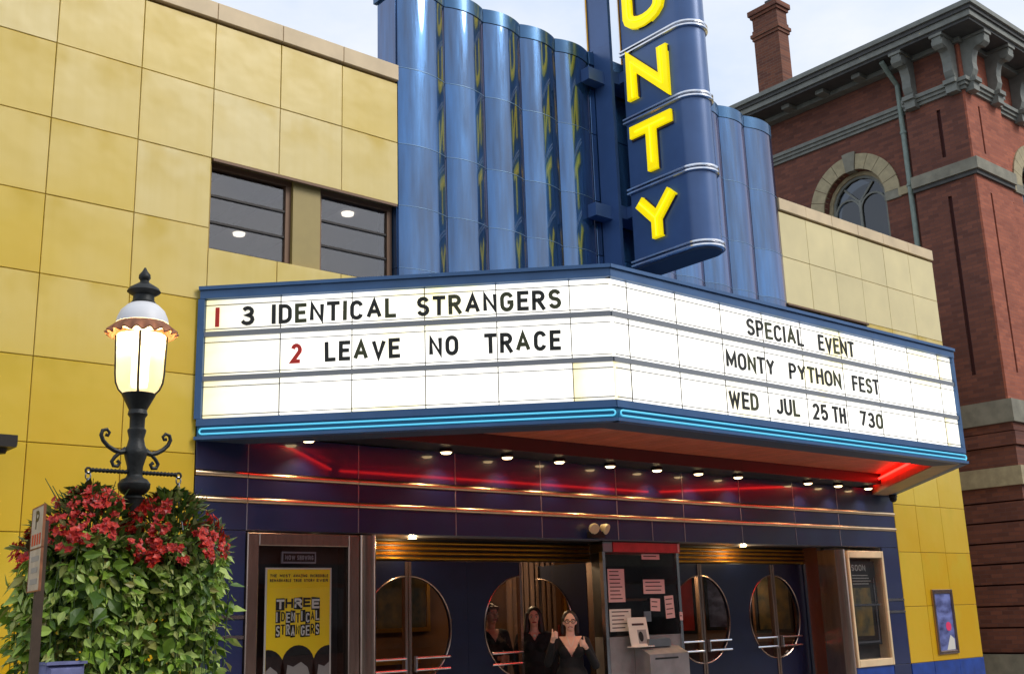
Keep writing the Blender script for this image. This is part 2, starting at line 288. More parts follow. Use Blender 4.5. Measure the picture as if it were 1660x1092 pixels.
# ------------------------------------------------------------------ mesh helpers
class MB:
    def __init__(s): s.v = []; s.f = []; s.mi = []; s.cur = 0
    def add(s, vs, fs):
        o = len(s.v); s.v += [tuple(v) for v in vs]; s.f += [tuple(i+o for i in f) for f in fs]; s.mi += [s.cur]*len(fs); return s
    def box(s, x0, x1, y0, y1, z0, z1):
        return s.add([(x0,y0,z0),(x1,y0,z0),(x1,y1,z0),(x0,y1,z0),(x0,y0,z1),(x1,y0,z1),(x1,y1,z1),(x0,y1,z1)],
                     [(0,3,2,1),(4,5,6,7),(0,1,5,4),(1,2,6,5),(2,3,7,6),(3,0,4,7)])
    def cbox(s, x0, x1, y0, y1, z0, z1, c=.006):
        # box whose front (-Y) edges are chamfered
        return s.add([(x0,y1,z0),(x1,y1,z0),(x1,y1,z1),(x0,y1,z1),
                      (x0,y0+c,z0),(x1,y0+c,z0),(x1,y0+c,z1),(x0,y0+c,z1),
                      (x0+c,y0,z0+c),(x1-c,y0,z0+c),(x1-c,y0,z1-c),(x0+c,y0,z1-c)],
                     [(0,3,2,1),(0,1,5,4),(1,2,6,5),(2,3,7,6),(3,0,4,7),(4,5,9,8),(5,6,10,9),(6,7,11,10),(7,4,8,11),(8,9,10,11)])
    def prism(s, pts, z0, z1):       # plan outline (counter-clockwise) extruded in z
        n = len(pts)
        return s.add([(x,y,z0) for x,y in pts]+[(x,y,z1) for x,y in pts],
                     [tuple(range(n-1,-1,-1)), tuple(range(n,2*n))]+[(i,(i+1)%n,n+(i+1)%n,n+i) for i in range(n)])
    def plate(s, pts, y0, y1):       # outline in xz (ccw seen from -Y) extruded from y0 (front) to y1
        n = len(pts)
        return s.add([(x,y0,z) for x,z in pts]+[(x,y1,z) for x,z in pts],
                     [tuple(range(n)), tuple(range(2*n-1,n-1,-1))]+[(i,n+i,n+(i+1)%n,(i+1)%n) for i in range(n)])
    def sidep(s, pts, x0, x1):       # outline in yz extruded in x
        n = len(pts)
        return s.add([(x0,y,z) for y,z in pts]+[(x1,y,z) for y,z in pts],
                     [tuple(range(n)), tuple(range(2*n-1,n-1,-1))]+[(i,n+i,n+(i+1)%n,(i+1)%n) for i in range(n)])
    def lathe(s, prof, n=24, cx=0, cy=0, wob=None):
        k = len(prof); vs = []
        for i in range(n):
            a = 2*math.pi*i/n
            for j,(r,z) in enumerate(prof):
                rr, zz = (r, z) if wob is None else wob(j, a, r, z)
                vs.append((cx+rr*math.cos(a), cy+rr*math.sin(a), zz))
        fs = [(i*k+j, ((i+1)%n)*k+j, ((i+1)%n)*k+j+1, i*k+j+1) for i in range(n) for j in range(k-1)]
        return s.add(vs, fs)
    def tube(s, path, r, n=8, closed=False):
        P = [Vector(p) for p in path]; m = len(P); vs = []
        rs = r if isinstance(r, (list, tuple)) else [r]*m
        up = None
        for i in range(m):
            t = (P[(i+1)%m]-P[i-1]) if closed else (P[min(i+1,m-1)]-P[max(i-1,0)])
            t.normalize()
            if up is None: up = Vector((0,0,1)) if abs(t.z) < .9 else Vector((0,1,0))
            b = t.cross(up).normalized(); up = b.cross(t).normalized()
            for j in range(n):
                a = 2*math.pi*j/n
                vs.append(P[i]+b*(rs[i]*math.cos(a))+up*(rs[i]*math.sin(a)))
        fs = []
        for i in range(m if closed else m-1):
            for j in range(n):
                fs.append((i*n+j, i*n+(j+1)%n, ((i+1)%m)*n+(j+1)%n, ((i+1)%m)*n+j))
        if not closed: fs += [tuple(range(n-1,-1,-1)), tuple(range((m-1)*n, m*n))]
        return s.add(vs, fs)
    def ball(s, c, r, n=10, m=7):
        c = Vector(c); rx, ry, rz = r if isinstance(r, (tuple, list)) else (r, r, r)
        vs = [(c.x, c.y, c.z-rz)]
        for i in range(1, m):
            p = -math.pi/2+math.pi*i/m
            for j in range(n):
                a = 2*math.pi*j/n; vs.append((c.x+rx*math.cos(p)*math.cos(a), c.y+ry*math.cos(p)*math.sin(a), c.z+rz*math.sin(p)))
        vs.append((c.x, c.y, c.z+rz)); fs = []
        for j in range(n): fs.append((0, 1+(j+1)%n, 1+j))
        for i in range(m-2):
            for j in range(n): a = 1+i*n; fs.append((a+j, a+(j+1)%n, a+n+(j+1)%n, a+n+j))
        t = len(vs)-1; a = 1+(m-2)*n
        for j in range(n): fs.append((a+j, a+(j+1)%n, t))
        return s.add(vs, fs)
    def mesh(s, name, mats, smooth=False):
        me = bpy.data.meshes.new(name); me.from_pydata(s.v, [], s.f); me.update()
        for m_ in (mats if isinstance(mats, (list, tuple)) else [mats]): me.materials.append(M[m_] if isinstance(m_, str) else m_)
        if any(s.mi): me.polygons.foreach_set('material_index', s.mi)
        if smooth:
            me.polygons.foreach_set('use_smooth', [True]*len(me.polygons))
            try: me.set_sharp_from_angle(angle=R(38))
            except Exception: pass
        return me
WM = {}
def put(name, data, parent=None, loc=(0,0,0), rotz=0, mtx=None):
    o = bpy.data.objects.new(name, data); col.objects.link(o)
    w = mtx if mtx is not None else Matrix.Translation(loc) @ Matrix.Rotation(rotz, 4, 'Z')
    WM[o.name] = w
    if parent is not None:
        o.parent = parent; o.matrix_basis = WM[parent.name].inverted() @ w
    else: o.matrix_basis = w
    return o
def thing(name, label, cat, loc=(0,0,0), group=None, rotz=0):
    o = put(name, None, None, loc, rotz); o['label'] = label; o['category'] = cat
    if group: o['group'] = group
    return o
def tag(o, label, cat, group=None):
    o['label'] = label; o['category'] = cat
    if group: o['group'] = group
    return o
def struct(name, mb, m):
    o = put(name, mb.mesh(name, m)); o['kind'] = 'structure'; return o
def boxpart(name, m, parent, x0, x1, y0, y1, z0, z1, c=0):
    mb = MB(); (mb.cbox(x0,x1,y0,y1,z0,z1,c) if c else mb.box(x0,x1,y0,y1,z0,z1))
    return put(name, mb.mesh(name, m), parent)
_tiles = {}
def tile(name, m, parent, x0, x1, z0, z1, y0=0, d=.02, gap=.003, c=.004):
    key = (m, round(x1-x0, 3), round(z1-z0, 3), d, gap)
    if key not in _tiles:
        w, h = x1-x0, z1-z0; _tiles[key] = MB().cbox(gap, w-gap, 0, d, gap, h-gap, c).mesh(name, m)
    o = put(name, _tiles[key], parent, (x0, y0+random.uniform(-.0015, .0015), z0))
    return o

# ------------------------------------------------------------------ stroke lettering
def ell(cx, cy, rx, ry, a0, a1, n=8):
    return [(cx+rx*math.cos(R(a0+(a1-a0)*i/n)), cy+ry*math.sin(R(a0+(a1-a0)*i/n))) for i in range(n+1)]
FONT = {
 'A': (.95, [[(0,0),(.5,1),(1,0)], [(.2,.33),(.8,.33)]]), 'B': (.8, [[(0,0),(0,1),(.5,1)]+ell(.5,.77,.45,.23,90,-90)+[(0,.54)], [(.5,.54)]+ell(.5,.27,.5,.27,90,-90)+[(0,0)]]),
 'C': (.8, [ell(.5,.7,.5,.3,15,180)+ell(.5,.3,.5,.3,180,345)]), 'D': (.8, [[(0,0),(0,1),(.4,1)]+ell(.4,.68,.6,.32,90,0)+ell(.4,.32,.6,.32,0,-90)+[(0,0)]]),
 'E': (.7, [[(1,1),(0,1),(0,0),(1,0)], [(0,.52),(.85,.52)]]), 'F': (.68, [[(1,1),(0,1),(0,0)], [(0,.52),(.85,.52)]]),
 'G': (.82, [ell(.5,.7,.5,.3,15,180)+ell(.5,.3,.5,.3,180,355)+[(1,.46),(.55,.46)]]), 'H': (.8, [[(0,0),(0,1)], [(1,0),(1,1)], [(0,.52),(1,.52)]]),
 'I': (.0, [[(0,0),(0,1)]]), 'J': (.7, [[(1,1),(1,.28)]+ell(.5,.28,.5,.28,0,-165)]), 'K': (.8, [[(0,0),(0,1)], [(1,1),(0,.4)], [(.35,.6),(1,0)]]),
 'L': (.66, [[(0,1),(0,0),(1,0)]]), 'M': (1.05, [[(0,0),(0,1),(.5,.25),(1,1),(1,0)]]), 'N': (.85, [[(0,0),(0,1),(1,0),(1,1)]]),
 'O': (.85, [ell(.5,.68,.5,.32,0,180)+ell(.5,.32,.5,.32,180,360)+[(1,.68)]]), 'P': (.75, [[(0,0),(0,1),(.5,1)]+ell(.5,.74,.5,.26,90,-90)+[(0,.48)]]),
 'R': (.8, [[(0,0),(0,1),(.5,1)]+ell(.5,.75,.47,.25,90,-90)+[(0,.5)], [(.45,.5),(1,0)]]),
 'S': (.78, [ell(.5,.755,.48,.245,15,270)+ell(.5,.255,.5,.255,90,-165)[1:]]), 'T': (.78, [[(0,1),(1,1)], [(.5,1),(.5,0)]]),
 'U': (.8, [[(0,1)]+ell(.5,.3,.5,.3,180,360)+[(1,1)]]), 'V': (.9, [[(0,1),(.5,0),(1,1)]]), 'W': (1.2, [[(0,1),(.26,0),(.5,.85),(.74,0),(1,1)]]),
 'Z': (.75, [[(0,1),(1,1),(0,0),(1,0)]]), 'X': (.85, [[(0,0),(1,1)], [(0,1),(1,0)]]),
 'Y': (.9, [[(0,1),(.5,.46),(.5,0)], [(1,1),(.5,.46)]]), '0': (.75, [ell(.5,.68,.5,.32,0,180)+ell(.5,.32,.5,.32,180,360)+[(1,.68)]]),
 '2': (.72, [ell(.5,.72,.48,.28,165,-25)+[(0,0),(1,0)]]), '3': (.72, [ell(.46,.765,.46,.235,155,-90)+ell(.46,.265,.54,.265,90,-160)[1:]]),
 '5': (.72, [[(.95,1),(.1,1),(.04,.52)]+ell(.48,.31,.52,.31,125,-160)]), '7': (.72, [[(0,1),(1,1),(.35,0)]]), ',': (0, [[(0,.1),(0,-.1)]]),
}
def letter_mb(ch, w, h, t, d):
    """one letter, lower left corner at the origin, in local XZ, standing out towards -Y by d"""
    mb = MB(); hw = t/2
    sx, sz = max(w-t, 0), h-t
    for k, pl in enumerate(FONT[ch][1]):
        P = [Vector((hw+x*sx, hw+z*sz)) for x, z in pl]
        Q = [P[0]]
        for p in P[1:]:
            if (p-Q[-1]).length > 1e-4: Q.append(p)
        n = len(Q); Lp, Rp = [], []
        closed = (Q[0]-Q[-1]).length < 1e-3 and n > 3
        def dr(i, j): return (Q[j]-Q[i]).normalized()
        for i in range(n):
            if 0 < i < n-1: a, b = dr(i-1, i), dr(i, i+1)
            elif closed: a, b = dr(n-2, n-1), dr(0, 1)
            elif i == 0: a = b = dr(0, 1)
            else: a = b = dr(n-2, n-1)
            na, nb = Vector((-a.y, a.x)), Vector((-b.y, b.x)); nm = na+nb
            if nm.length < .2: nm = na
            nm.normalize(); s = hw/max(.42, nm.dot(na)); c_ = Q[i].copy()
            if not closed and i == 0: c_ -= a*hw*(0 if ch in 'AVWYMNK7' else 1)*(1 if ch in 'ILTEFHUDPRB' else 0)
            if not closed and i == n-1: c_ += b*hw*(1 if ch in 'ILTEFHUDPRB' else 0)
            Lp.append(c_+nm*s); Rp.append(c_-nm*s)
        y0 = -d-k*.0006; vs = []
        for i in range(n): vs += [(Lp[i].x, y0, Lp[i].y), (Rp[i].x, y0, Rp[i].y), (Lp[i].x, 0, Lp[i].y), (Rp[i].x, 0, Rp[i].y)]
        fs = []
        for i in range(n-1):
            o, q = 4*i, 4*i+4
            fs += [(o, o+1, q+1, q), (o+2, q+2, q+3, o+3), (o, q, q+2, o+2), (o+1, o+3, q+3, q+1)]
        fs += [(0, 2, 3, 1), (4*n-4, 4*n-3, 4*n-1, 4*n-2)]
        mb.add(vs, fs)
    return mb
def word(txt, u0, u1, z0, z1, frame, parent, mats, d=.012, tr=.19, name='letter'):
    """place the word between u0 and u1 on a plane given by the matrix `frame`"""
    h = z1-z0; t = tr*h
    nat = [max(t, FONT[c][0]*h*.72+t*.3) for c in txt]; gap = .16*h
    tot = sum(nat)+gap*(len(txt)-1); s = (u1-u0)/tot; u = u0
    for i, c in enumerate(txt):
        w = max(t*.9, nat[i]*s) if c != 'I' else t
        m_ = mats if isinstance(mats, str) else mats[i % len(mats)]
        uu = u if c != 'I' else u+(nat[i]*s-t)/2
        put(name, letter_mb(c, w, h, t, d).mesh(name, m_), parent, mtx=frame @ Matrix.Translation((uu, 0, z0+random.uniform(-.03, .03)*h*.35)) @ Matrix.Rotation(R(random.uniform(-1.3, 1.3) if h > .1 else 0), 4, 'Y'))
        u += (nat[i]+gap)*s

# ------------------------------------------------------------------ ground
struct('road', MB().add([(-400,-400,-.15),(400,-400,-.15),(400,400,-.15),(-400,400,-.15)], [(0,1,2,3)]), 'asphalt')
struct('sidewalk', MB().box(-40, 60, -3.85, 12, -.146, 0), 'concrete')
struct('kerb', MB().box(-40, 60, -4.02, -3.853, -.146, .003), 'stone')

# ------------------------------------------------------------------ theatre building
th = thing('theater_building', 'yellow tiled cinema with a fluted blue metal tower above its lit marquee', 'building', (9.95, 0, 0))
ZJ = [.745, 1.57, 2.385, 3.11, 3.83, 4.55, 5.265, 5.98, 6.705, 7.42]
XL = [-.83, -.1, .62, 1.34, 2.06, 2.79, 3.57, 4.295, 5.02, 5.75, 6.465]
XR = [13.40, 14.08, 14.77, 15.50, 16.24, 17.02, 17.82]
W0, W1 = 5.07, 5.98
# backing walls with the window openings left out
wl_ = MB()
wl_.box(-.83, 4.31, .022, .25, 0, 7.42); wl_.box(4.31, 6.45, .022, .25, 3.31, W0-.002); wl_.box(4.31, 6.45, .022, .25, W1+.002, 7.42)
wall_l = put('left_wall', wl_.mesh('left_wall', 'tile_joint'), th)
wr_ = MB()
wr_.box(15.55, 17.80, .022, .25, 0, 7.42); wr_.box(13.41, 15.55, .022, .25, 3.31, W0-.002); wr_.box(13.41, 15.55, .022, .25, W1+.002, 7.42)
wall_r = put('right_wall', wr_.mesh('right_wall', 'tile_joint'), th)
boxpart('end_wall', 'coping_stone', th, 17.80, 17.83, .03, 12, 0, 7.42)
for i in range(len(XL)-1):
    for j in range(len(ZJ)-1):
        x0, x1, z0, z1 = XL[i], XL[i+1], ZJ[j], ZJ[j+1]
        if x0 >= 4.2:
            if z1 <= 4.0: continue
            if j == 6: continue                    # window course
            if j == 5: z1 = W0
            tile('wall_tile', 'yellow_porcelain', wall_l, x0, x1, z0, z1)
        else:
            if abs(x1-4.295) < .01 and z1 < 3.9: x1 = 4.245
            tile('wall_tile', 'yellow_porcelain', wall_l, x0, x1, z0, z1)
# sliver of the window course under the sills
for (a_, b_) in ((4.295, 5.02), (5.02, 5.75), (5.75, 6.465)): pass
for i in range(len(XR)-1):
    for j in range(4, len(ZJ)-1):
        x0, x1, z0, z1 = XR[i], XR[i+1], ZJ[j], ZJ[j+1]
        if x0 < 15.4 and j == 6: continue
        if x0 < 15.4 and j == 5: z1 = W0
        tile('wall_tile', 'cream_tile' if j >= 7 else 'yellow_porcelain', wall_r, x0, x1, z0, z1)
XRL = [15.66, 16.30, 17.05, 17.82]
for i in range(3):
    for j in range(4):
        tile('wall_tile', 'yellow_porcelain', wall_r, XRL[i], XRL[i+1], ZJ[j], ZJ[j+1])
for i in range(3): tile('base_tile', 'tile_blue_base', wall_r, XRL[i], XRL[i+1], 0, ZJ[0], y0=-.01, d=.03)
for i in range(len(XL)-4): tile('base_tile', 'tile_blue_base', wall_l, XL[i], min(XL[i+1], 4.245), 0, ZJ[0], y0=-.01, d=.03)
# coping
cop = boxpart('parapet', 'tile_joint', th, -.83, 6.46, .03, .33, 7.423, 7.60)
for i in range(len(XL)-1): tile('coping_block', 'coping_stone', cop, XL[i], XL[i+1], 7.445, 7.635, y0=-.03, d=.38, gap=.003)
cop2 = boxpart('parapet', 'tile_joint', th, 13.41, 17.80, .03, .33, 7.423, 7.60)
for i in range(len(XR)-1): tile('coping_block', 'coping_stone', cop2, XR[i], XR[i+1], 7.445, 7.635, y0=-.03, d=.38, gap=.003)
boxpart('roof', 'roof_membrane', th, -.83, 17.79, .34, 12, 7.1, 7.2)
boxpart('back_wall', 'room_dark', th, -.83, 17.79, 11.9, 12.0, 0, 7.1)

# upper windows
def upper_window(xa, xb):
    w = boxpart('window', 'window_frame', th, xa, xb, .105, .16, W0, W0+.035)
    fr = MB(); fr.box(xa, xa+.035, .10, .17, W0+.036, W1-.06); fr.box(xb-.06, xb, .10, .17, W0+.036, W1-.06); fr.box(xa, xb, .095, .17, W1-.058, W1)
    put('frame', fr.mesh('frame', 'window_frame'), w)
    hh = (W1-.06-W0-.036)/3
    for k in range(3):
        z = W0+.036+k*hh
        if k: boxpart('bar', 'dark_metal', w, xa+.036, xb-.061, .11, .15, z-.011, z+.011)
        boxpart('pane', 'pane_glass', w, xa+.036, xb-.061, .128, .134, z+.012, z+hh-.012)
def pier(xa, xb):
    boxpart('window_pier', 'pier_olive', th, xa, xb, .06, .25, W0, W1-.001)
for (a0, a1, b0, b1) in ((4.312, 5.215, 5.535, 6.445), (13.42, 14.325, 14.645, 15.548)):
    upper_window(a0, a1); upper_window(b0, b1); pier(a1+.002, b0-.002)
    hd = MB(); hd.box(a0, b1, -.012, .02, W1-.028, W1-.003)
    put('window_head', hd.mesh('window_head', 'window_frame'), th)
    rm = MB(); rm.box(a0-.6, b1+.6, 4.2, 4.25, 4.2, 6.3); rm.box(a0-.6, b1+.6, .26, 4.2, 4.2, 4.25); rm.box(a0-.66, a0-.61, .26, 4.2, 4.2, 6.3); rm.box(b1+.61, b1+.66, .26, 4.2, 4.2, 6.3)
    put('upstairs_room', rm.mesh('upstairs_room', 'room_dark'), th)
    ce = boxpart('upstairs_ceiling', 'room_ceiling', th, a0-.6, b1+.6, .26, 4.2, 6.2, 6.25)
for x_ in (4.6, 5.35, 6.1, 13.7, 14.5, 15.3): boxpart('ceiling_beam', 'room_dark', th, x_-.05, x_+.05, .27, 4.19, 6.06, 6.198)
for (x0, x1) in ((4.9, 5.5), (6.0, 6.6), (13.9, 14.6)): boxpart('room_panel', 'lobby_wall', th, x0, x1, 4.10, 4.19, 4.26, 5.9)
for (x, y) in ((5.76, 2.36), (6.457, 1.02), (14.2, 1.4)):
    put('ceiling_light', MB().lathe([(0, 6.17), (.068, 6.17), (.075, 6.198)], 20, x, y).mesh('ceiling_light', 'ceiling_disc'), th)

# fluted tower
FX = [6.465, 7.13, 7.72, 8.31, 8.90, 9.49, 10.37, 10.96, 11.55, 12.14, 12.73, 13.40]
FZ = [4.40, 5.27, 5.98, 6.705, 7.63, 8.615]
tw = boxpart('fluted_tower', 'cap_blue', th, 6.47, 13.395, .02, .37, 4.3, 8.6)
_fl = {}
def flute(w, h, proud, m):
    k = (round(w, 3), round(h, 3), proud, m)
    if k not in _fl:
        mb = MB(); n = 14; dep = .07; vs = []
        for i in range(n+1):
            t = i/n; x = .004+(w-.008)*t; a = math.pi*(t); y = -dep*(1-(2*t-1)**2)-proud
            vs += [(x, y, .003), (x, y, h-.003)]
        fs = [(2*i, 2*i+2, 2*i+3, 2*i+1) for i in range(n)]
        b = len(vs); vs += [(w-.004, .02, .003), (w-.004, .02, h-.003), (.004, .02, .003), (.004, .02, h-.003)]
        fs += [(2*n, b, b+1, 2*n+1), (b+2, 0, 1, b+3)]
        fs += [tuple([2*i+1 for i in range(n+1)]+[b+1, b+3]), tuple([2*i for i in range(n, -1, -1)]+[b+2, b])]
        mb.add(vs, fs); _fl[k] = mb.mesh('flute_panel', m, smooth=True)
    return _fl[k]
for i in range(len(FX)-1):
    w = FX[i+1]-FX[i]
    if i == 5:
        for j in range(5): tile('flat_panel', 'flute_blue', tw, FX[i], FX[i+1], FZ[j], FZ[j+1], y0=-.01, d=.03, gap=.003)
        tile('cap_panel', 'cap_blue', tw, FX[i], FX[i+1], 8.615, 8.80, y0=-.03, d=.05, gap=.001)
        continue
    for j in range(5): put('flute_panel', flute(w, FZ[j+1]-FZ[j], 0, 'flute_blue'), tw, (FX[i], 0, FZ[j]))
    for j in range(1, 5): put('seam', flute(w, .013, .004, 'seam_highlight'), tw, (FX[i], 0, FZ[j]-.0065))  # raised strips that carry the joint highlight as pale colour
    put('cap_panel', flute(w, .185, .010, 'cap_blue'), tw, (FX[i], 0, 8.615))
for xs, xe in ((6.455, 6.468), (13.397, 13.41)):
    for j in range(5): boxpart('side_panel', 'flute_blue', tw, xs, xe, .022, .385, FZ[j]+.003, FZ[j+1]-.003)
    boxpart('cap_panel', 'cap_blue', tw, xs-.03 if xs < 8 else xs-.005, xe+.005 if xs < 8 else xe+.03, .03, .43, 8.60, 8.80)
boxpart('tower_top', 'cap_blue', tw, 6.50, 13.36, .03, .40, 8.602, 8.79)

# blue glass wall under the marquee
TX = [4.25, 4.765, 5.965, 7.17, 8.38, 9.59, 10.78, 11.92, 13.10, 14.16, 15.655]
wb = MB(); wb.box(4.25, 15.655, .022, .24, 2.445, 3.9); wb.box(4.25, 4.765, .022, .24, 0, 2.443); wb.box(15.19, 15.655, .022, .24, 0, 2.443)
wb.box(4.765, 5.97, .35, .40, 0, 2.443); wb.box(14.23, 15.19, .35, .40, 0, 2.443)
lowall = put('entrance_wall', wb.mesh('entrance_wall', 'joint_metal'), th)
for i in range(len(TX)-1):
    for (z0, z1) in ((2.447, 2.69), (2.745, 2.92), (2.975, 3.32)): tile('blue_tile', 'tile_blue', lowall, TX[i], TX[i+1], z0, z1, gap=.003, c=.002)
for (x0, x1) in ((4.25, 4.763), (15.195, 15.655)):
    for (z0, z1) in ((0, .75), (.75, 1.485), (1.52, 1.66), (1.695, 2.445)): tile('blue_tile', 'tile_blue', lowall, x0, x1, z0, z1, gap=.003, c=.002)
    for z in (1.4875, 1.6625): boxpart('metal_stripe', 'chrome', lowall, x0, x1-.002, -.012, .02, z, z+.03)
def stripe(x0, x1, z):
    mb = MB(); n = 8; pr = [(.018, z)]+[(-.014*math.sin(math.pi*k/n)**.5-.002, z+.05*k/n) for k in range(n+1)]+[(.018, z+.05)]
    mb.sidep(pr[::-1], x0, x1); put('metal_stripe', mb.mesh('metal_stripe', 'stripe_warm_lit', True), lowall)
for z in (2.6925, 2.9225):
    for i in range(len(TX)-1): stripe(TX[i]+.003, TX[i+1]-.003, z)

for x in TX[1:-1]:
    for (z0, z1) in ((2.448, 2.690), (2.745, 2.920), (2.976, 3.315)): boxpart('joint_strip', 'joint_metal', lowall, x-.005, x+.005, -.004, .018, z0, z1)
boxpart('joint_strip', 'joint_metal', lowall, 10.18, 10.19, -.004, -.0005, 2.448, 2.690)
# ------------------------------------------------------------------ entrance recess, doors, lobby (parts of the theatre)
RX0, RX1, DY = 6.155, 13.97, .55
boxpart('recess_ceiling', 'soffit_dark', th, RX0, RX1, .245, .75, 2.445, 2.50)
bv = MB(); bv.prism([(RX1+.0, .0), (RX1+.03, -.03), (RX1+.12, -.05), (RX1+.20, -.04), (RX1+.255, .0), (RX1+.255, .3), (RX1+.005, .3)], 0, 2.40)
put('corner_column', bv.mesh('corner_column', 'bronze', True), th)
jb = boxpart('jamb', 'brown_stone', th, RX1, RX1+.1, .301, DY+.06, 0, 2.444)
boxpart('jamb', 'brown_stone', th, RX0-.1, RX0, .05, DY+.06, 0, 2.444)
boxpart('jamb_trim', 'chrome', jb, RX1-.022, RX1-.001, DY-.05, DY-.012, 0, 2.22)
def header(x0, x1):
    root = boxpart('door_header', 'dark_metal', th, x0, x1, DY+.0, DY+.1, 2.222, 2.444)
    for k in range(4):
        z = 2.225+k*.054; n = 8
        pr = [(DY-.001, z)]+[(DY-.002-.03*math.sin(math.pi*q/n), z+.040*q/n) for q in range(n+1)]+[(DY-.001, z+.040)]
        put('rib', MB().sidep(pr[::-1], x0, x1).mesh('rib', 'brass', True), root)
header(RX0, 9.61); header(10.56, RX1-.001)
ZC, RC, DH = 1.5, .56, 2.215
def leaf_pts(W, s):
    arc = [(RC*math.sin(R(180*k/18)), ZC+RC*math.cos(R(180*k/18))) for k in range(19)]
    pts = [(0, 0), (W, 0), (W, DH), (0, DH)]+[(.0001, ZC+RC)]+arc[1:-1]+[(.0001, ZC-RC)]
    if s < 0: pts = [(-x, z) for x, z in pts][::-1]
    return pts
def door(xc, W, s, mtx=None):
    """leaf hinged away from the meeting line xc; s=-1 left leaf, +1 right leaf"""
    m4 = Matrix.Translation((xc+s*.006, DY, 0)) if mtx is None else mtx
    d = put('door', MB().plate(leaf_pts(W, s), 0, .045).mesh('door', 'door_blue'), th, mtx=m4)
    arc = [(s*RC*math.sin(R(180*k/20)), -.004, ZC+RC*math.cos(R(180*k/20))) for k in range(21)]
    put('window_trim', MB().tube(arc, .009, 6).mesh('window_trim', 'bronze', True), d, mtx=m4)
    g = [(x, z) for x, y, z in arc]
    if s > 0: g = g[::-1]
    put('glass', MB().plate(g, .02, .026).mesh('glass', 'door_glass'), d, mtx=m4)
    put('edge_stile', MB().box(min(0, s*.035), max(0, s*.035), -.012, .05, .0, DH-.005).mesh('edge_stile', 'bronze'), d, mtx=m4)
    for z in (1.10, 1.22):
        put('push_bar', MB().tube([(s*.05, -.05, z), (s*.50, -.05, z)], .014, 8).mesh('push_bar', 'chrome', True), d, mtx=m4)
    put('push_bar_bracket', MB().box(s*.06-.012, s*.06+.012, -.062, -.001, 1.08, 1.24).mesh('push_bar_bracket', 'chrome'), d, mtx=m4)
LW = .775
door(6.93, LW, -1); door(6.93, .79, 1); door(8.525, .79, -1)
# the right leaf of the second pair stands open into the lobby, hinged on the booth side
hm = Matrix.Translation((9.60, DY+.04, 0)) @ Matrix.Rotation(R(-82), 4, 'Z') @ Matrix.Translation((-.80, 0, 0))
door(0, .79, 1, mtx=hm)
door(11.635, .79, -1); door(11.635, .79, 1); door(13.20, .765, -1); door(13.20, .765, 1)
for x in (9.64, 10.845): boxpart('door_post', 'bronze', th, x-.035, x+.0, DY-.06, DY+.05, 0, 2.22)
# lobby shell
lob = MB()
lob.box(5.6, 14.4, 4.6, 4.7, 0, 3.0); lob.box(5.5, 5.6, .62, 4.7, 0, 3.0); lob.box(14.4, 14.5, .62, 4.7, 0, 3.0)
lobw = put('lobby_wall', lob.mesh('lobby_wall', 'lobby_wall'), th)
boxpart('lobby_ceiling', 'room_dark', th, 5.5, 14.5, .62, 4.7, 3.0, 3.1)
boxpart('lobby_floor', 'lobby_floor', th, 5.5, 14.5, .40, 4.7, .004, .03)
boxpart('lobby_lintel', 'room_dark', th, 5.5, 14.5, .66, .70, 2.5, 3.0)
for (x0, x1, y) in ((9.0, 9.55, 2.6), (10.0, 10.9, 2.6), (12.3, 12.55, 3.0)):
    mb = MB(); n = int((x1-x0)/.012)
    vs = []
    for k in range(n+1):
        x = x0+(x1-x0)*k/n; yy = y+.035*math.sin(k*.75)
        vs += [(x, yy, .03), (x, yy, 2.99)]
    mb.add(vs, [(2*k, 2*k+2, 2*k+3, 2*k+1) for k in range(n)]); put('curtain', mb.mesh('curtain', 'curtain', True), lobw)
for (x, w, z0, z1) in ((7.75, .8, 1.55, 2.4), (9.15, .9, 1.5, 2.5), (12.9, .7, 1.5, 2.3)):
    f = boxpart('picture', 'mural', lobw, x, x+w, 4.56, 4.58, z0, z1)
    fm = MB(); t = .06; fm.box(x-t, x, 4.53, 4.59, z0-t, z1+t); fm.box(x+w, x+w+t, 4.53, 4.59, z0-t, z1+t); fm.box(x, x+w, 4.53, 4.59, z0-t, z0); fm.box(x, x+w, 4.53, 4.59, z1, z1+t)
    put('picture_frame', fm.mesh('picture_frame', 'brass'), f)
for (x, y, z, r) in ((7.6, 3.6, 2.55, .10), (9.3, 1.75, 2.72, .08), (11.6, 3.4, 2.6, .1), (14.05, 1.9, 2.05, .14)):  # unseen ceiling lamps added to light the lobby, plus the shaded lamp at right
    hl = MB().lathe([(.02, z+.24), (.03, z+.1), (r*.7, z+.08), (r, z-.08), (r*.9, z-.09), (0, z-.05)], 16, x, y)
    o = put('lamp_or_fill', hl.mesh('lamp_or_fill', 'lamp_or_fill_glow', True), lobw)
    rod = boxpart('lamp_or_fill_rod', 'dark_metal', lobw, x-.006, x+.006, y-.006, y+.006, z+.242, 3.0)
    ld = bpy.data.lights.new('lamp_or_fill_light', 'POINT'); ld.energy = (9 if x > 11 else 34) if z > 2.1 else 3; ld.color = (1, .72, .42); ld.shadow_soft_size = .08
    put('lamp_or_fill_light', ld, lobw, (x, y, z-.18))
ct = boxpart('snack_counter', 'brown_stone', lobw, 6.2, 8.9, 3.2, 3.9, .03, 1.05)
boxpart('counter_top', 'brass', ct, 6.15, 8.95, 3.15, 3.95, 1.051, 1.09)
boxpart('display_shelf', 'window_frame', lobw, 6.4, 8.2, 4.35, 4.52, 1.25, 1.29)
for k in range(9): boxpart('shelf_carton', ['paper', 'red_sign', 'poster_yellow', 'paper_white'][k % 4], lobw, 6.5+k*.18, 6.62+k*.18, 4.38, 4.5, 1.291, 1.45+.05*(k % 3))
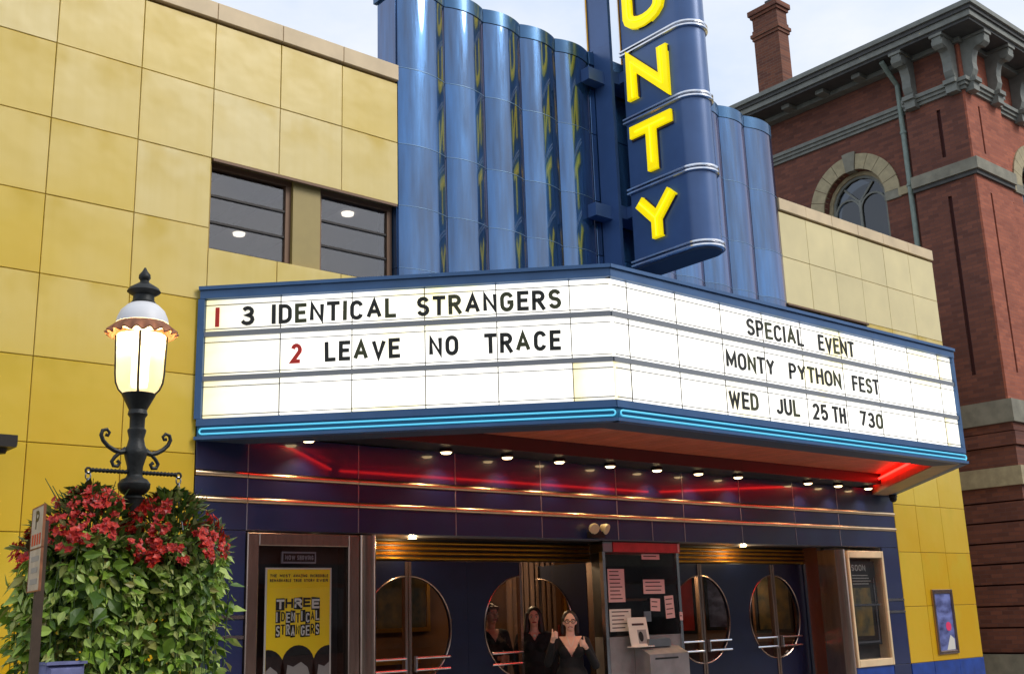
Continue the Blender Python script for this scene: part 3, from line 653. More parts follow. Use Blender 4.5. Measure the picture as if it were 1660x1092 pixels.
ct2 = boxpart('snack_counter', 'brown_stone', lobw, 11.2, 13.9, 3.0, 3.6, .03, 1.05)
boxpart('counter_top', 'steel', ct2, 11.15, 13.95, 2.95, 3.65, 1.051, 1.09)
for k in range(5):
    x_ = 11.5+k*.5; put('bottle', MB().lathe([(0, 1.09), (.05, 1.09), (.055, 1.2), (.05, 1.32), (.02, 1.4), (.02, 1.47), (0, 1.47)], 10, x_, 3.2).mesh('bottle', ['red_sign', 'mural', 'paper_white'][k % 3], True), lobw)
for (x_, y_) in ((6.6, 1.5), (7.5, 1.5), (11.4, 1.6), (13.4, 1.6)): put('rail_post', MB().lathe([(.1, .03), (.1, .05), (.02, .07), (.02, .95), (.035, .98), (0, 1.0)], 12, x_, y_).mesh('rail_post', 'brass', True), lobw)
for (x0, x1, y_) in ((6.6, 7.5, 1.5), (11.4, 13.4, 1.6)): put('rope', MB().tube([(x0+(x1-x0)*k/10, y_, .92-.16*math.sin(math.pi*k/10)) for k in range(11)], .018, 8).mesh('rope', 'red_sign', True), lobw)
boxpart('wainscot', 'brown_stone', lobw, 14.36, 14.395, .7, 4.58, .03, 1.12)
for k, (y0, y1, z0, z1) in enumerate(((1.15, 1.75, 1.3, 2.2), (2.1, 2.75, 1.35, 2.3), (3.05, 3.7, 1.3, 2.2), (4.0, 4.4, 1.35, 2.1))):
    f = boxpart('picture', ['mural', 'ad_blue', 'red_sign', 'mural'][k], lobw, 14.385, 14.398, y0, y1, z0, z1)
    for (a0, a1, b0, b1) in ((y0-.05, y0, z0-.05, z1+.05), (y1, y1+.05, z0-.05, z1+.05), (y0, y1, z0-.05, z0), (y0, y1, z1, z1+.05)): boxpart('picture_frame', 'ink_black', f, 14.36, 14.398, a0, a1, b0, b1)
for y_ in (1.93, 3.87): boxpart('wall_pilaster', 'booth_dark', lobw, 14.34, 14.396, y_-.05, y_+.05, 1.121, 2.98)
# recess downlights
for x in (6.85, 12.35):
    f = put('recess_downlight', MB().lathe([(.055, 2.437), (.06, 2.444)], 16, x, .34).mesh('recess_downlight', 'chrome'), th)
    put('bulb', MB().lathe([(0, 2.436), (.045, 2.436), (.05, 2.443)], 16, x, .34).mesh('bulb', 'bulb_warm'), f)
    ld = bpy.data.lights.new('recess_lamp', 'POINT'); ld.energy = 6; ld.color = (1, .72, .36); ld.shadow_soft_size = .03
    put('recess_lamp', ld, f, (x, .34, 2.385))

# ------------------------------------------------------------------ marquee
ZT, ZB = 4.66, 3.23
mq = thing('marquee', 'lit white cinema marquee with blue frame, neon tubes and black film titles', 'marquee', (9.93, -1.35, ZB))
P0, P1, P2, P3 = (4.25, -.02), (6.91, -2.68), (12.90, -2.68), (15.60, -.02)
def face_frame(a_, b_):
    ang = math.atan2(b_[1]-a_[1], b_[0]-a_[0])
    return Matrix.Translation((a_[0], a_[1], 0)) @ Matrix.Rotation(ang, 4, 'Z'), math.hypot(b_[0]-a_[0], b_[1]-a_[1])
FL, LL = face_frame(P0, P1); FF, LF = face_frame(P1, P2); FR, LR = face_frame(P2, P3)
ROWS = [(4.232, 4.535), (3.815, 4.182), (3.43, 3.767)]
BARS = [(4.184, 4.230), (3.769, 3.813)]
colsL = [.035, .745, 1.41, 2.08, 2.735, 3.40, LL-.001]
colsF = [.001]+[x-6.91 for x in (7.13, 7.79, 8.45, 9.11, 9.77, 10.49, 11.17, 11.87, 12.55)]+[LF-.04]
colsR = [.04, .66, 1.3, 1.95, 2.6, 3.2, LR-.035]
body = MB().prism([(P0[0]+.12, -.03), (P1[0]+.04, P1[1]+.09), (P2[0]-.04, P2[1]+.09), (P3[0]-.12, -.03)], ZB+.275, ZT-.04)
put('body', body.mesh('body', 'frame_blue'), mq)
for F, L, cols in ((FL, LL, colsL), (FF, LF, colsF), (FR, LR, colsR)):
    e0 = 0 if F is FL else 0
    # frame bands: top with cap, bottom with teal neon bed
    top = MB().box(-.012, L+.012, -.035, .06, 4.545, ZT-.035).box(-.02, L+.02, -.055, .06, ZT-.034, ZT)
    t_ = put('top_band', top.mesh('top_band', 'frame_blue'), mq, mtx=F)
    bot = MB().box(-.008, L+.008, -.03, .06, 3.355, 3.42).box(-.02, L+.02, -.045, .05, ZB, ZB+.028)
    put('bottom_band', bot.mesh('bottom_band', 'frame_blue'), mq, mtx=F)
    put('neon_bed', MB().box(-.004, L+.004, -.01, .05, ZB+.029, 3.354).mesh('neon_bed', 'band_teal'), mq, mtx=F)
    for r_, (z0, z1) in enumerate(ROWS):
        for k in range(len(cols)-1):
            aged = (F is FL and k == 0) or (F is FF and k == 0 and r_ == 2) or (F is FL and k == 5 and r_ == 2) or (F is FF and k == len(cols)-2 and r_ != 1)
            put('sign_panel', MB().cbox(cols[k]+.004, cols[k+1]-.004, 0, .03, z0, z1, .002).mesh('sign_panel', 'lit_panel_aged' if aged else 'lit_panel'), mq, mtx=F)
        for z in (z0+.02, z1-.055): put('letter_rail', MB().box(.03, L-.0, -.008, -.001, z, z+.006).mesh('letter_rail', 'dark_metal'), mq, mtx=F)
    for k in range(len(cols)):
        if k in (0,) : continue
        if k == len(cols)-1: continue
        put('panel_joint', MB().box(cols[k]-.0035, cols[k]+.0035, -.004, .03, 3.425, 4.54).mesh('panel_joint', 'dark_metal'), mq, mtx=F)
    for (z0, z1) in BARS: put('row_bar', MB().box(.0, L-.0, -.02, .03, z0, z1).mesh('row_bar', 'bar_grey'), mq, mtx=F)
for F, u in ((FL, 0), (FR, LR)):
    s = -.03 if u == 0 else .0
    put('end_post', MB().box(u+s, u+s+.062 if u == 0 else u+.03, -.032, .06, 3.422, 4.543).mesh('end_post', 'frame_blue'), mq, mtx=F)
put('end_post', MB().box(LF-.038, LF+.006, -.03, .05, 3.422, 4.543).mesh('end_post', 'frame_blue'), mq, mtx=FF)
# neon: one looped tube along each face
for F, L in ((FL, LL), (FF, LF), (FR, LR)):
    za, zb = ZB+.05, ZB+.098; y = -.032; rr = (zb-za)/2; zc = (za+zb)/2; u0, u1 = .05, L-.03
    path = [(u0, y, zb)] + [(u0-rr*math.sin(math.pi*k/6), y, zc+rr*math.cos(math.pi*k/6)) for k in range(1, 6)] + [(u0, y, za), (u1, y, za)] + [(u1+rr*math.sin(math.pi*k/6), y, zc-rr*math.cos(math.pi*k/6)) for k in range(1, 6)] + [(u1, y, zb)]
    put('neon_tube', MB().tube(path, .0085, 6, closed=True).mesh('neon_tube', 'neon_blue', True), mq, mtx=F)
# letters
BK = ['letter_black', 'letter_black', 'letter_olive']
OF = Matrix.Translation((0, -.009, 0))
z = (4.272, 4.455); fl_ = FL @ OF
word('I', .118, .185, *z, fl_, mq, 'letter_red', tr=.2); word('3', .375, .50, *z, fl_, mq, BK); word('IDENTICAL', .665, 1.82, *z, fl_, mq, BK); word('STRANGERS', 2.01, 3.325, *z, fl_, mq, BK)
z = (3.893, 4.077)
word('2', .848, .952, *z, fl_, mq, 'letter_red'); word('LEAVE', 1.165, 1.855, *z, fl_, mq, BK); word('NO', 2.12, 2.385, *z, fl_, mq, BK); word('TRACE', 2.62, 3.305, *z, fl_, mq, BK)
ff_ = FF @ Matrix.Translation((-6.91, -.009, 0))
z = (4.277, 4.455); word('SPECIAL', 8.84, 9.79, *z, ff_, mq, BK, tr=.16); word('EVENT', 10.06, 10.73, *z, ff_, mq, BK, tr=.16)
z = (3.895, 4.07); word('MONTY', 8.475, 9.235, *z, ff_, mq, BK, tr=.16); word('PYTHON', 9.485, 10.41, *z, ff_, mq, BK, tr=.16); word('FEST', 10.63, 11.155, *z, ff_, mq, BK, tr=.16)
z = (3.505, 3.68); word('WED', 8.465, 8.92, *z, ff_, mq, BK, tr=.17); word('JUL', 9.21, 9.60, *z, ff_, mq, BK, tr=.17); word('25', 9.835, 10.10, *z, ff_, mq, BK, tr=.17); word('TH', 10.19, 10.43, *z, ff_, mq, BK, tr=.17); word('730', 10.70, 11.15, *z, ff_, mq, BK, tr=.17)
# soffit: rim, red neon in the cove, boards, downlights
RW = .34
def inset(d):
    k = d*(math.sqrt(2)-1)
    return [(P0[0]+d*math.sqrt(2), 0), (P1[0]+k, P1[1]+d), (P2[0]-k, P2[1]+d), (P3[0]-d*math.sqrt(2), 0)]
In, Ot = inset(RW), inset(.03)
for a_ in range(3):
    q = [(Ot[a_][0], min(Ot[a_][1], -.002)), (Ot[a_+1][0], min(Ot[a_+1][1], -.002)), (In[a_+1][0], min(In[a_+1][1], -.002)), (In[a_][0], min(In[a_][1], -.002))]
    put('soffit_rim', MB().prism(q, ZB+.003, ZB+.02).mesh('soffit_rim', ['sign_under', 'sign_under', 'soffit_rim'][a_]), mq)
    s_ = Vector(In[a_]); e_ = Vector(In[a_+1]); d_ = (e_-s_).normalized(); nrm = Vector((-d_.y, d_.x))
    m4 = Matrix.Translation((s_.x, s_.y, 0)) @ Matrix.Rotation(math.atan2(d_.y, d_.x), 4, 'Z'); L_ = (e_-s_).length
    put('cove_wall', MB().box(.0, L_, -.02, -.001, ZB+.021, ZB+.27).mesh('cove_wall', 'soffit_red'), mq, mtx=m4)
    put('red_neon_tube', MB().tube([(.12, .03, ZB+.17), (L_-.12, .03, ZB+.17)], .016, 6).mesh('red_neon_tube', 'neon_red', True), mq, mtx=m4)
def ysoff(x):
    pts = In
    for a_, b_ in ((pts[0], pts[1]), (pts[1], pts[2]), (pts[2], pts[3])):
        if a_[0] <= x <= b_[0]: return a_[1]+(b_[1]-a_[1])*(x-a_[0])/(b_[0]-a_[0])
    return 0
x = In[0][0]+.06; bw = .16
while x+bw < In[3][0]-.05:
    ya, yb = ysoff(x), ysoff(x+bw)
    if min(ya, yb) < -.5:
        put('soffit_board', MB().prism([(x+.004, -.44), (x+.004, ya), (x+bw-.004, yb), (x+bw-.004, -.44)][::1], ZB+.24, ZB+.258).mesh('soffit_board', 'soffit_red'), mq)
    x += bw
boxpart('light_trough', 'soffit_dark', mq, In[0][0]+.42, In[3][0]-.42, -.43, -.004, ZB+.095, ZB+.262)
dk = inset(.30); put('soffit_deck', MB().prism([(dk[0][0], -.01), dk[1], dk[2], (dk[3][0], -.01)], ZB+.264, ZB+.27).mesh('soffit_deck', 'soffit_dark'), mq)
for x in (5.30, 6.93, 7.76, 8.53, 9.34, 10.15, 10.92, 11.71, 13.25, 13.98, 14.75):
    f = put('downlight', MB().lathe([(.070, ZB+.10), (.074, ZB+.06), (.068, ZB+.055), (.065, ZB+.09)], 18, x, -.17).mesh('downlight', 'dark_metal', True), mq)
    put('bulb', MB().lathe([(0, ZB+.035), (.045, ZB+.042), (.064, ZB+.066)], 16, x, -.17).mesh('bulb', 'bulb_warm', True), f)
    ld = bpy.data.lights.new('downlight_lamp', 'SPOT'); ld.energy = 22; ld.color = (1, .74, .45); ld.spot_size = R(120); ld.spot_blend = .8; ld.shadow_soft_size = .035
    put('downlight_lamp', ld, f, (x, -.17, ZB+.035))

# ------------------------------------------------------------------ vertical blade sign
bs = thing('blade_sign', 'tall blue vertical sign with big yellow letters and chrome bands', 'sign', (9.93, -.9, 5.73))
def stadium(o=0):
    pts = [(9.70-o, -.435+o), (9.70-o, -1.33)]
    pts += [(9.93-(.23+o)*math.cos(R(180*k/16)), -1.33-(.23+o)*math.sin(R(180*k/16))) for k in range(1, 16)]
    pts += [(10.16+o, -1.33), (10.16+o, -.435+o)]
    return pts
SEG = [5.73, 6.68, 7.635, 8.585, 9.54, 10.49, 11.44]
for i in range(6):
    s_ = put('sign_section', MB().prism(stadium(0), SEG[i]+.10, SEG[i+1]-.001).mesh('sign_section', 'sign_blue', True), bs)
    for k in range(2):
        z0 = SEG[i]+.004+k*.05
        mb = MB(); o1, o2 = stadium(.034), stadium(.004)
        n = len(o1); vs = [(x, y, z0) for x, y in o2]+[(x, y, z0+.012) for x, y in o1]+[(x, y, z0+.032) for x, y in o1]+[(x, y, z0+.044) for x, y in o2]
        fs = []
        for l_ in range(3): fs += [(l_*n+j, l_*n+(j+1)%n, (l_+1)*n+(j+1)%n, (l_+1)*n+j) for j in range(n)]
        fs += [tuple(range(n-1, -1, -1)), tuple(range(3*n, 4*n))]
        mb.add(vs, fs); put('chrome_band', mb.mesh('chrome_band', 'chrome', True), bs)
    put('band_core', MB().prism(stadium(.002), SEG[i]+.001, SEG[i]+.0995).mesh('band_core', 'sign_blue', True), bs)
put('underside', MB().prism(stadium(-.01), 5.715, 5.7345).mesh('underside', 'sign_under'), bs)
put('top_cap', MB().prism(stadium(.02), 11.441, 11.5).mesh('top_cap', 'chrome'), bs)
LZ = {'Y': 5.925, 'T': 6.88, 'N': 7.845, 'U': 8.845, 'O': 9.75, 'C': 10.70}
for side in (-1, 1):
    for ch, z0 in LZ.items():
        m4 = Matrix.Translation((9.93+side*.231, -.525 if side < 0 else -1.215, z0)) @ Matrix.Rotation(R(-90 if side < 0 else 90), 4, 'Z')
        L_ = put('letter', letter_mb(ch, .69, .68, .158, .055).mesh('letter', 'letter_yellow'), bs, mtx=m4)
        for pl_ in FONT[ch][1]:
            put('neon_tube', MB().tube([(.095+px*.50, -.066, .095+pz*.49) for px, pz in pl_], .009, 6).mesh('neon_tube', 'neon_yellow', True), L_, mtx=m4)
        put('shadow_outline', letter_mb(ch, .69, .68, .185, .02).mesh('shadow_outline', 'letter_shadow'), L_, mtx=m4)  # wider letter behind, coloured as the raised letter's shadow
# mast fins and brackets
for x in (9.585, 10.225):
    f = boxpart('mast', 'sign_blue', bs, x, x+.05, -.32, -.02, 5.3, 8.83)
    boxpart('mast', 'sign_blue', bs, x, x+.05, -.32, .10, 8.831, 11.3)
    put('mast_tube', MB().tube([(x-.012, .06, 8.83), (x-.012, .06, 11.2)], .011, 8).mesh('mast_tube', 'brass', True), f)
    boxpart('mast_trim', 'chrome', f, x-.006, x-.001, .072, .10, 8.84, 11.25)
for z0 in (6.42, 8.28, 10.2):
    boxpart('bracket', 'sign_blue', bs, 9.64, 10.22, -.30, -.04, z0, z0+.17); boxpart('bracket', 'sign_blue', bs, 9.75, 10.11, -.434, -.301, z0+.01, z0+.16)
    boxpart('bracket', 'sign_blue', bs, 9.30, 9.584, -.20, -.04, z0, z0+.17)

# ------------------------------------------------------------------ poster cases
def frame4(parent, name, m, x0, x1, z0, z1, tl, tr, tt, tb, y0, y1):
    for (a0, a1, b0, b1) in ((x0, x0+tl, z0, z1), (x1-tr, x1, z0, z1), (x0+tl, x1-tr, z1-tt, z1), (x0+tl, x1-tr, z0, z0+tb)):
        put(name, MB().cbox(a0, a1, y0, y1, b0, b1, .008).mesh(name, m), parent)
pc = thing('poster_case', 'bronze framed poster case left of the cinema doors, small plate above its poster', 'display case', (5.36, 0, .75))
frame4(pc, 'frame', 'bronze', 4.767, 5.962, .75, 2.425, .115, .125, .115, .115, -.035, .20)
boxpart('back_panel', 'soffit_dark', pc, 4.88, 5.84, .17, .20, .86, 2.31)
boxpart('glass', 'case_glass', pc, 4.883, 5.836, .012, .016, .866, 2.309)
cc = MB(); n = 10
cc.prism([(5.966, .3), (5.966, -.02)]+[(6.06-.09*math.cos(R(180*k/n)), -.02-.05*math.sin(R(180*k/n))) for k in range(1, n)]+[(6.154, -.02), (6.154, .3)], 0, 2.425)
put('corner_column', cc.mesh('corner_column', 'bronze', True), pc)
boxpart('plinth', 'tile_blue_base', pc, 4.767, 5.962, 0, .2, 0, .749)
pl = boxpart('plate', 'joint_metal', pc, 5.15, 5.515, .085, .10, 2.155, 2.262)
boxpart('plate_face', 'ink_black', pl, 5.166, 5.50, .082, .0845, 2.170, 2.247)
word('NOW', 5.185, 5.29, 2.187, 2.23, Matrix.Translation((0, .0815, 0)), pl, 'joint_metal', d=.001, tr=.2); word('SHOWING', 5.31, 5.485, 2.187, 2.23, Matrix.Translation((0, .0815, 0)), pl, 'joint_metal', d=.001, tr=.2)

po = thing('poster', 'yellow film poster with black collage title over three dark haired heads', 'poster', (5.335, .09, 1.09))
boxpart('border', 'poster_white', po, 4.985, 5.685, .082, .09, 1.085, 2.115)
boxpart('sheet', 'poster_yellow', po, 5.003, 5.667, .079, .0815, 1.103, 2.10)
PF = Matrix.Translation((0, .0785, 0))
for (z0, z1, ws) in ((2.028, 2.055, (('THE', 5.03, 5.10), ('MOST', 5.13, 5.24), ('AMAZING,', 5.27, 5.43), ('INCREDIBLE', 5.45, 5.645))), (1.985, 2.012, (('REMARKABLE', 5.03, 5.25), ('TRUE', 5.275, 5.36), ('STORY', 5.385, 5.5), ('EVER', 5.52, 5.645)))):
    for (t_, a_, b_) in ws: word(t_, a_, b_, z0, z1, PF, po, 'ink', d=.0008, tr=.22)
rr = random.Random(3)
for (txt, z0, z1) in (('THREE', 1.735, 1.845), ('IDENTICAL', 1.615, 1.725), ('STRANGERS', 1.49, 1.605)):
    n = len(txt); u = 5.095; w_ = .465/n
    for i, ch in enumerate(txt):
        dz = rr.uniform(-.012, .012); inv = (i % 2 == 0) if n == 5 else (i % 3 != 1)
        if inv:
            b_ = put('title_block', MB().plate([(u, z0+dz), (u+w_-.003, z0+dz+rr.uniform(-.006, .006)), (u+w_-.003, z1+dz), (u, z1+dz+rr.uniform(-.008, .008))], .0765, .0785).mesh('title_block', 'ink_black'), po)
        lw = w_-.012 if ch != 'I' else .02
        put('title_letter', letter_mb(ch, lw, z1-z0-.024, (.02 if n == 5 else .013), .0008).mesh('title_letter', 'poster_white' if inv else 'ink_black'), po, mtx=Matrix.Translation((u+.005, .0762 if inv else .0785, z0+.012+dz)))
        u += w_
def head_print(cx, zt, s, x0, x1):
    clip = lambda P: [(min(max(x, x0), x1), max(z, 1.104)) for x, z in P]
    hair = [(cx+s*.17*math.cos(R(a)), zt-s*.17+s*.17*math.sin(R(a))) for a in range(0, 181, 15)]+[(cx-s*.19, zt-s*.30), (cx-s*.16, 1.104), (cx+s*.16, 1.104), (cx+s*.19, zt-s*.30)]
    put('printed_hair', MB().plate(clip(hair), .0775, .0789).mesh('printed_hair', 'ink_black'), po)
    face = [(cx+s*.10, zt-s*.20), (cx+s*.03, zt-s*.15), (cx-s*.05, zt-s*.19), (cx-s*.11, zt-s*.17), (cx-s*.125, zt-s*.28), (cx-s*.09, zt-s*.42), (cx, zt-s*.48), (cx+s*.09, zt-s*.42), (cx+s*.125, zt-s*.28)]
    put('printed_face', MB().plate(clip(face), .0766, .0774).mesh('printed_face', 'poster_grey'), po)
head_print(5.335, 1.415, 1.0, 5.004, 5.666); head_print(5.02, 1.385, 1.0, 5.004, 5.666); head_print(5.66, 1.405, 1.0, 5.004, 5.666)

rc = thing('poster_case', 'cream edged glass display case on the right of the cinema doors', 'display case', (14.7, 0, .75))
frame4(rc, 'frame', 'coping_stone', 14.24, 15.185, .755, 2.385, .05, .05, .10, .10, -.03, .20)
boxpart('back_panel', 'soffit_dark', rc, 14.29, 15.135, .17, .20, .85, 2.29)
boxpart('glass', 'case_glass', rc, 14.292, 15.133, .01, .014, .857, 2.283)
boxpart('plinth', 'tile_blue_base', rc, 14.24, 15.185, 0, .2, 0, .754)
sh = boxpart('sheet', 'dark_metal', rc, 14.36, 15.02, .155, .169, 1.05, 2.24)
word('SOON', 14.42, 14.78, 2.10, 2.19, Matrix.Translation((0, .1545, 0)), sh, 'poster_grey', d=.001, tr=.2)
for z_ in (2.03, 1.99, 1.95, 1.91): boxpart('text_line', 'poster_grey', sh, 14.42, 14.9-.08*rr.random(), .1535, .1545, z_, z_+.012)
im = boxpart('still', 'mural', rc, 14.40, 14.84, .15, .1545, 1.18, 1.86)
for (x0, x1, z0, z1) in ((14.93, 14.955, 1.08, 2.0), (14.40, 14.93, 1.08, 1.105), (14.36, 15.08, 1.60, 1.63)): boxpart('chrome_strip', 'chrome', rc, x0, x1, .13, .149, z0, z1)

for o_ in (sh, im): o_.location.y -= .11
for o_ in rc.children:
    if o_.name.startswith('chrome_strip'): o_.location.y -= .1
po.location.y -= .05; pl.location.y -= .05
ad = thing('wall_frame', 'small bronze framed picture box set in the yellow tiles by the brick building', 'display case', (16.75, 0, .83))
frame4(ad, 'frame', 'bronze', 16.45, 17.05, .84, 1.815, .05, .05, .06, .05, -.035, .012)
boxpart('picture', 'ad_blue', ad, 16.502, 16.998, -.012, -.004, .892, 1.753)
put('picture_spot', MB().plate([(16.84+.08*math.cos(R(a)), 1.25+.07*math.sin(R(a))) for a in range(0, 360, 20)], -.014, -.0125).mesh('picture_spot', 'ad_pink'), ad)
put('picture_corner', MB().plate([(16.72, .90), (16.97, .90), (16.97, 1.06), (16.86, 1.12)], -.0145, -.0125).mesh('picture_corner', 'poster_white'), ad)

# ------------------------------------------------------------------ ticket booth and what is stuck on it
bt = thing('ticket_booth', 'dark glazed ticket booth with red sign strip between the pairs of doors', 'booth', (10.08, .3, 0))
BY = .10
plan = lambda o, y0=BY: [(9.43+o, y0+.02), (10.735-o, y0+.02), (10.54-o*.9, .54), (9.625+o*.9, .54)]
put('counter_base', MB().prism(plan(0), 0, 1.34).mesh('counter_base', 'booth_grey'), bt)
boxpart('base_panel', 'booth_grey', bt, 9.46, 9.86, BY+.003, BY+.0195, .55, 1.335)
for sg in (0, 1):
    q = plan(0); q2 = plan(.03); pp = [q[0], q2[0], q2[3], q[3]] if sg == 0 else [q2[1], q[1], q[2], q2[2]]
    put('side_wall', MB().prism(pp, 1.342, 2.315).mesh('side_wall', 'booth_dark'), bt)
boxpart('back_wall', 'booth_dark', bt, 9.63, 10.535, .541, .58, 0, 2.315)
boxpart('interior_shelf', 'window_frame', bt, 9.66, 10.5, .45, .535, 1.75, 1.78)
for x in (9.405, 10.70): boxpart('post', 'chrome', bt, x, x+.045, BY, BY+.055, 0, 2.315)
boxpart('window', 'case_glass', bt, 9.452, 10.698, BY+.03, BY+.036, 1.342, 2.315)
put('fascia', MB().prism([(9.40, BY-.02), (9.56, BY-.02), (9.66, .53), (9.615, .53)], 2.317, 2.43).mesh('fascia', 'steel'), bt)
rs = put('red_sign_strip', MB().prism([(9.562, BY-.03), (10.745, BY-.03), (10.55, .53), (9.665, .53)], 2.317, 2.43).mesh('red_sign_strip', 'red_sign'), bt)
boxpart('strip_edge', 'paper', rs, 10.70, 10.73, BY-.034, BY-.0305, 2.325, 2.425)
put('roof', MB().prism([(9.40, BY-.02), (10.745, BY-.02), (10.55, .53), (9.615, .53)], 2.431, 2.444).mesh('roof', 'booth_dark'), bt)
boxpart('speak_grille', 'steel', bt, 10.08, 10.20, BY+.018, BY+.0295, 1.50, 1.62)
bx_ = thing('change_machine', 'grey metal counter box under the booth window', 'counter box', (10.18, -.05, .6))
mb = MB().sidep([(BY-.001, .4), (BY-.001, 1.21), (BY-.08, 1.21), (-.14, 1.13), (-.14, .4)][::-1], 9.86, 10.54); put('housing', mb.mesh('housing', 'booth_grey'), bx_)
boxpart('slot', 'booth_dark', bx_, 9.95, 10.35, -.1435, -.1405, 1.07, 1.09)
boxpart('tray', 'steel', bx_, 9.99, 10.37, -.02, .09, 1.2105, 1.30)
def notice(label, x0, x1, z0, z1, m='paper', y=BY+.026, lines=4, tilt=0):
    o = thing('paper_notice', label, 'notice', ((x0+x1)/2, y, z0))
    m4 = Matrix.Translation(((x0+x1)/2, y, (z0+z1)/2)) @ Matrix.Rotation(R(tilt), 4, 'Y') @ Matrix.Translation((-(x0+x1)/2, -y, -(z0+z1)/2))
    put('sheet', MB().box(x0, x1, y, y+.002, z0, z1).mesh('sheet', m), o, mtx=m4)
    for k in range(lines):
        zz = z1-(z1-z0)*(k+.8)/(lines+.6)
        put('text_line', MB().box(x0+.1*(x1-x0), x1-(.1+.25*rr.random())*(x1-x0), y-.0008, y-.0002, zz, zz+.012).mesh('text_line', 'ink'), o, mtx=m4)
    return o
notice('tall pink notice sheet at upper left of the booth window', 9.50, 9.78, 1.735, 2.12, lines=8)
notice('cream notice sheet below the tall pink one on the booth window', 9.50, 9.86, 1.40, 1.655, m='paper_white', lines=5)
notice('wide pale notice at the middle of the booth window', 10.10, 10.48, 1.825, 1.995, lines=3)
notice('small square pale card under the wide notice on the booth', 10.21, 10.38, 1.62, 1.77, lines=2, tilt=3)
notice('narrow tall pale card at right edge of the booth window', 10.47, 10.63, 1.53, 1.80, lines=4, tilt=-3)
notice('small reddish strip label under the booth sign strip', 10.10, 10.42, 2.235, 2.30, lines=1)
notice('tiny pale sticker on the chrome post right of the booth', 10.69, 10.745, 1.50, 1.60, y=BY-.004, lines=1)
fs_ = thing('flyer_stand', 'white upright flyer holder with a printed picture on the booth counter', 'flyer stand', (9.9, 0, 1.21))
m4 = Matrix.Translation((9.88, .0, 1.215)) @ Matrix.Rotation(R(-10), 4, 'X')
put('panel', MB().box(-.16, .16, 0, .012, 0, .345).mesh('panel', 'paper_white'), fs_, mtx=m4)
put('foot', MB().box(-.17, .17, -.05, .07, -.012, 0).mesh('foot', 'paper_white'), fs_, mtx=Matrix.Translation((9.88, 0, 1.2265)))
put('print', MB().box(-.03, .12, -.0015, -.0002, .04, .20).mesh('print', 'poster_grey'), fs_, mtx=m4)
put('print_title', MB().box(-.10, .10, -.0015, -.0002, .25, .275).mesh('print_title', 'ink'), fs_, mtx=m4)
put('print_figure', MB().plate([(.02+.04*math.cos(R(a)), .12+.06*math.sin(R(a))) for a in range(0, 360, 30)], -.0026, -.0018).mesh('print_figure', 'ink_black'), fs_, mtx=m4)

# ------------------------------------------------------------------ small fixtures on the building
el = thing('emergency_light', 'twin headed emergency light on the blue tiles above the booth', 'light', (9.2, -.06, 2.47))
boxpart('housing', 'dark_metal', el, 9.07, 9.27, -.10, -.006, 2.46, 2.53)
for (x, dx) in ((9.10, -.05), (9.27, .06)):
    m4 = Matrix.Translation((x, -.07, 2.58)) @ Matrix.Rotation(R(115), 4, 'X') @ Matrix.Rotation(R(dx*300), 4, 'Y')
    h_ = put('lamp_head', MB().lathe([(0, -.03), (.03, -.028), (.058, .02), (.062, .06), (.056, .062), (.0, .05)], 16).mesh('lamp_head', 'head_cream', True), el, mtx=m4)
    put('stem', MB().tube([(x, -.06, 2.53), (x, -.065, 2.575)], .012, 8).mesh('stem', 'dark_metal'), el)
dm = thing('dome_camera', 'small black dome camera under the right end of the marquee', 'camera', (15.45, -.14, 3.17))
put('dome', MB().ball((15.45, -.14, 3.17), .055, 14, 9).mesh('dome', 'ink_black', True), dm)
put('base', MB().lathe([(0, 3.231), (.06, 3.23), (.065, 3.195), (.055, 3.185)], 16, 15.45, -.14).mesh('base', 'dark_metal', True), dm)
fld = thing('floodlight', 'dark floodlight at the left picture edge on the yellow wall', 'light', (2.4, -.15, 3.0))
boxpart('housing', 'dark_metal', fld, 2.30, 2.615, -.36, -.17, 3.02, 3.10)
put('hood', MB().sidep([(-.40, 3.00), (-.17, 3.00), (-.17, 3.018), (-.40, 3.018)][::-1], 2.29, 2.60).mesh('hood', 'dark_metal'), fld)
put('lens', MB().lathe([(0, 2.955), (.04, 2.962), (.055, 2.998)], 14, 2.52, -.26).mesh('lens', 'dark_metal', True), fld)
put('arm', MB().tube([(2.36, -.001, 3.25), (2.36, -.10, 3.25), (2.36, -.2, 3.20), (2.36, -.24, 3.10)], .018, 8).mesh('arm', 'dark_metal', True), fld)

# ------------------------------------------------------------------ brick building
bb = thing('brick_building', 'red brick civic building with arched window, bracketed cornice and chimney', 'building', (19.95, 0, 0))
BX = 19.95
sw = MB(); sw.box(BX+.14, BX+.5, 1.28, 2.005, 0, 12.45); sw.box(BX+.14, BX+.5, 3.495, 14, 0, 12.45); sw.box(BX+.14, BX+.5, 2.005, 3.495, 0, 8.3)
CY, CZ, RI, RO = 2.75, 9.90, .745, 1.08
n = 20
for k in range(n):      # wall above the arch, strip by strip
    a0, a1 = R(180*k/n), R(180*(k+1)/n); y0, y1 = CY+RI*math.cos(a0), CY+RI*math.cos(a1); z0, z1 = CZ+RI*math.sin(a0), CZ+RI*math.sin(a1)
    sw.sidep([(y0, z0), (y0, 12.45), (y1, 12.45), (y1, z1)], BX+.14, BX+.5)
put('side_wall', sw.mesh('side_wall', 'brick_shaded'), bb)
fw = MB(); fw.box(21.42, 22.15, .14, .5, 0, 12.45); fw.box(23.65, 32, .14, .5, 0, 12.45); fw.box(22.15, 23.65, .14, .5, 0, 8.3); fw.box(20.5, 21.42, .14, .5, 0, 12.45)
FCX = 22.90
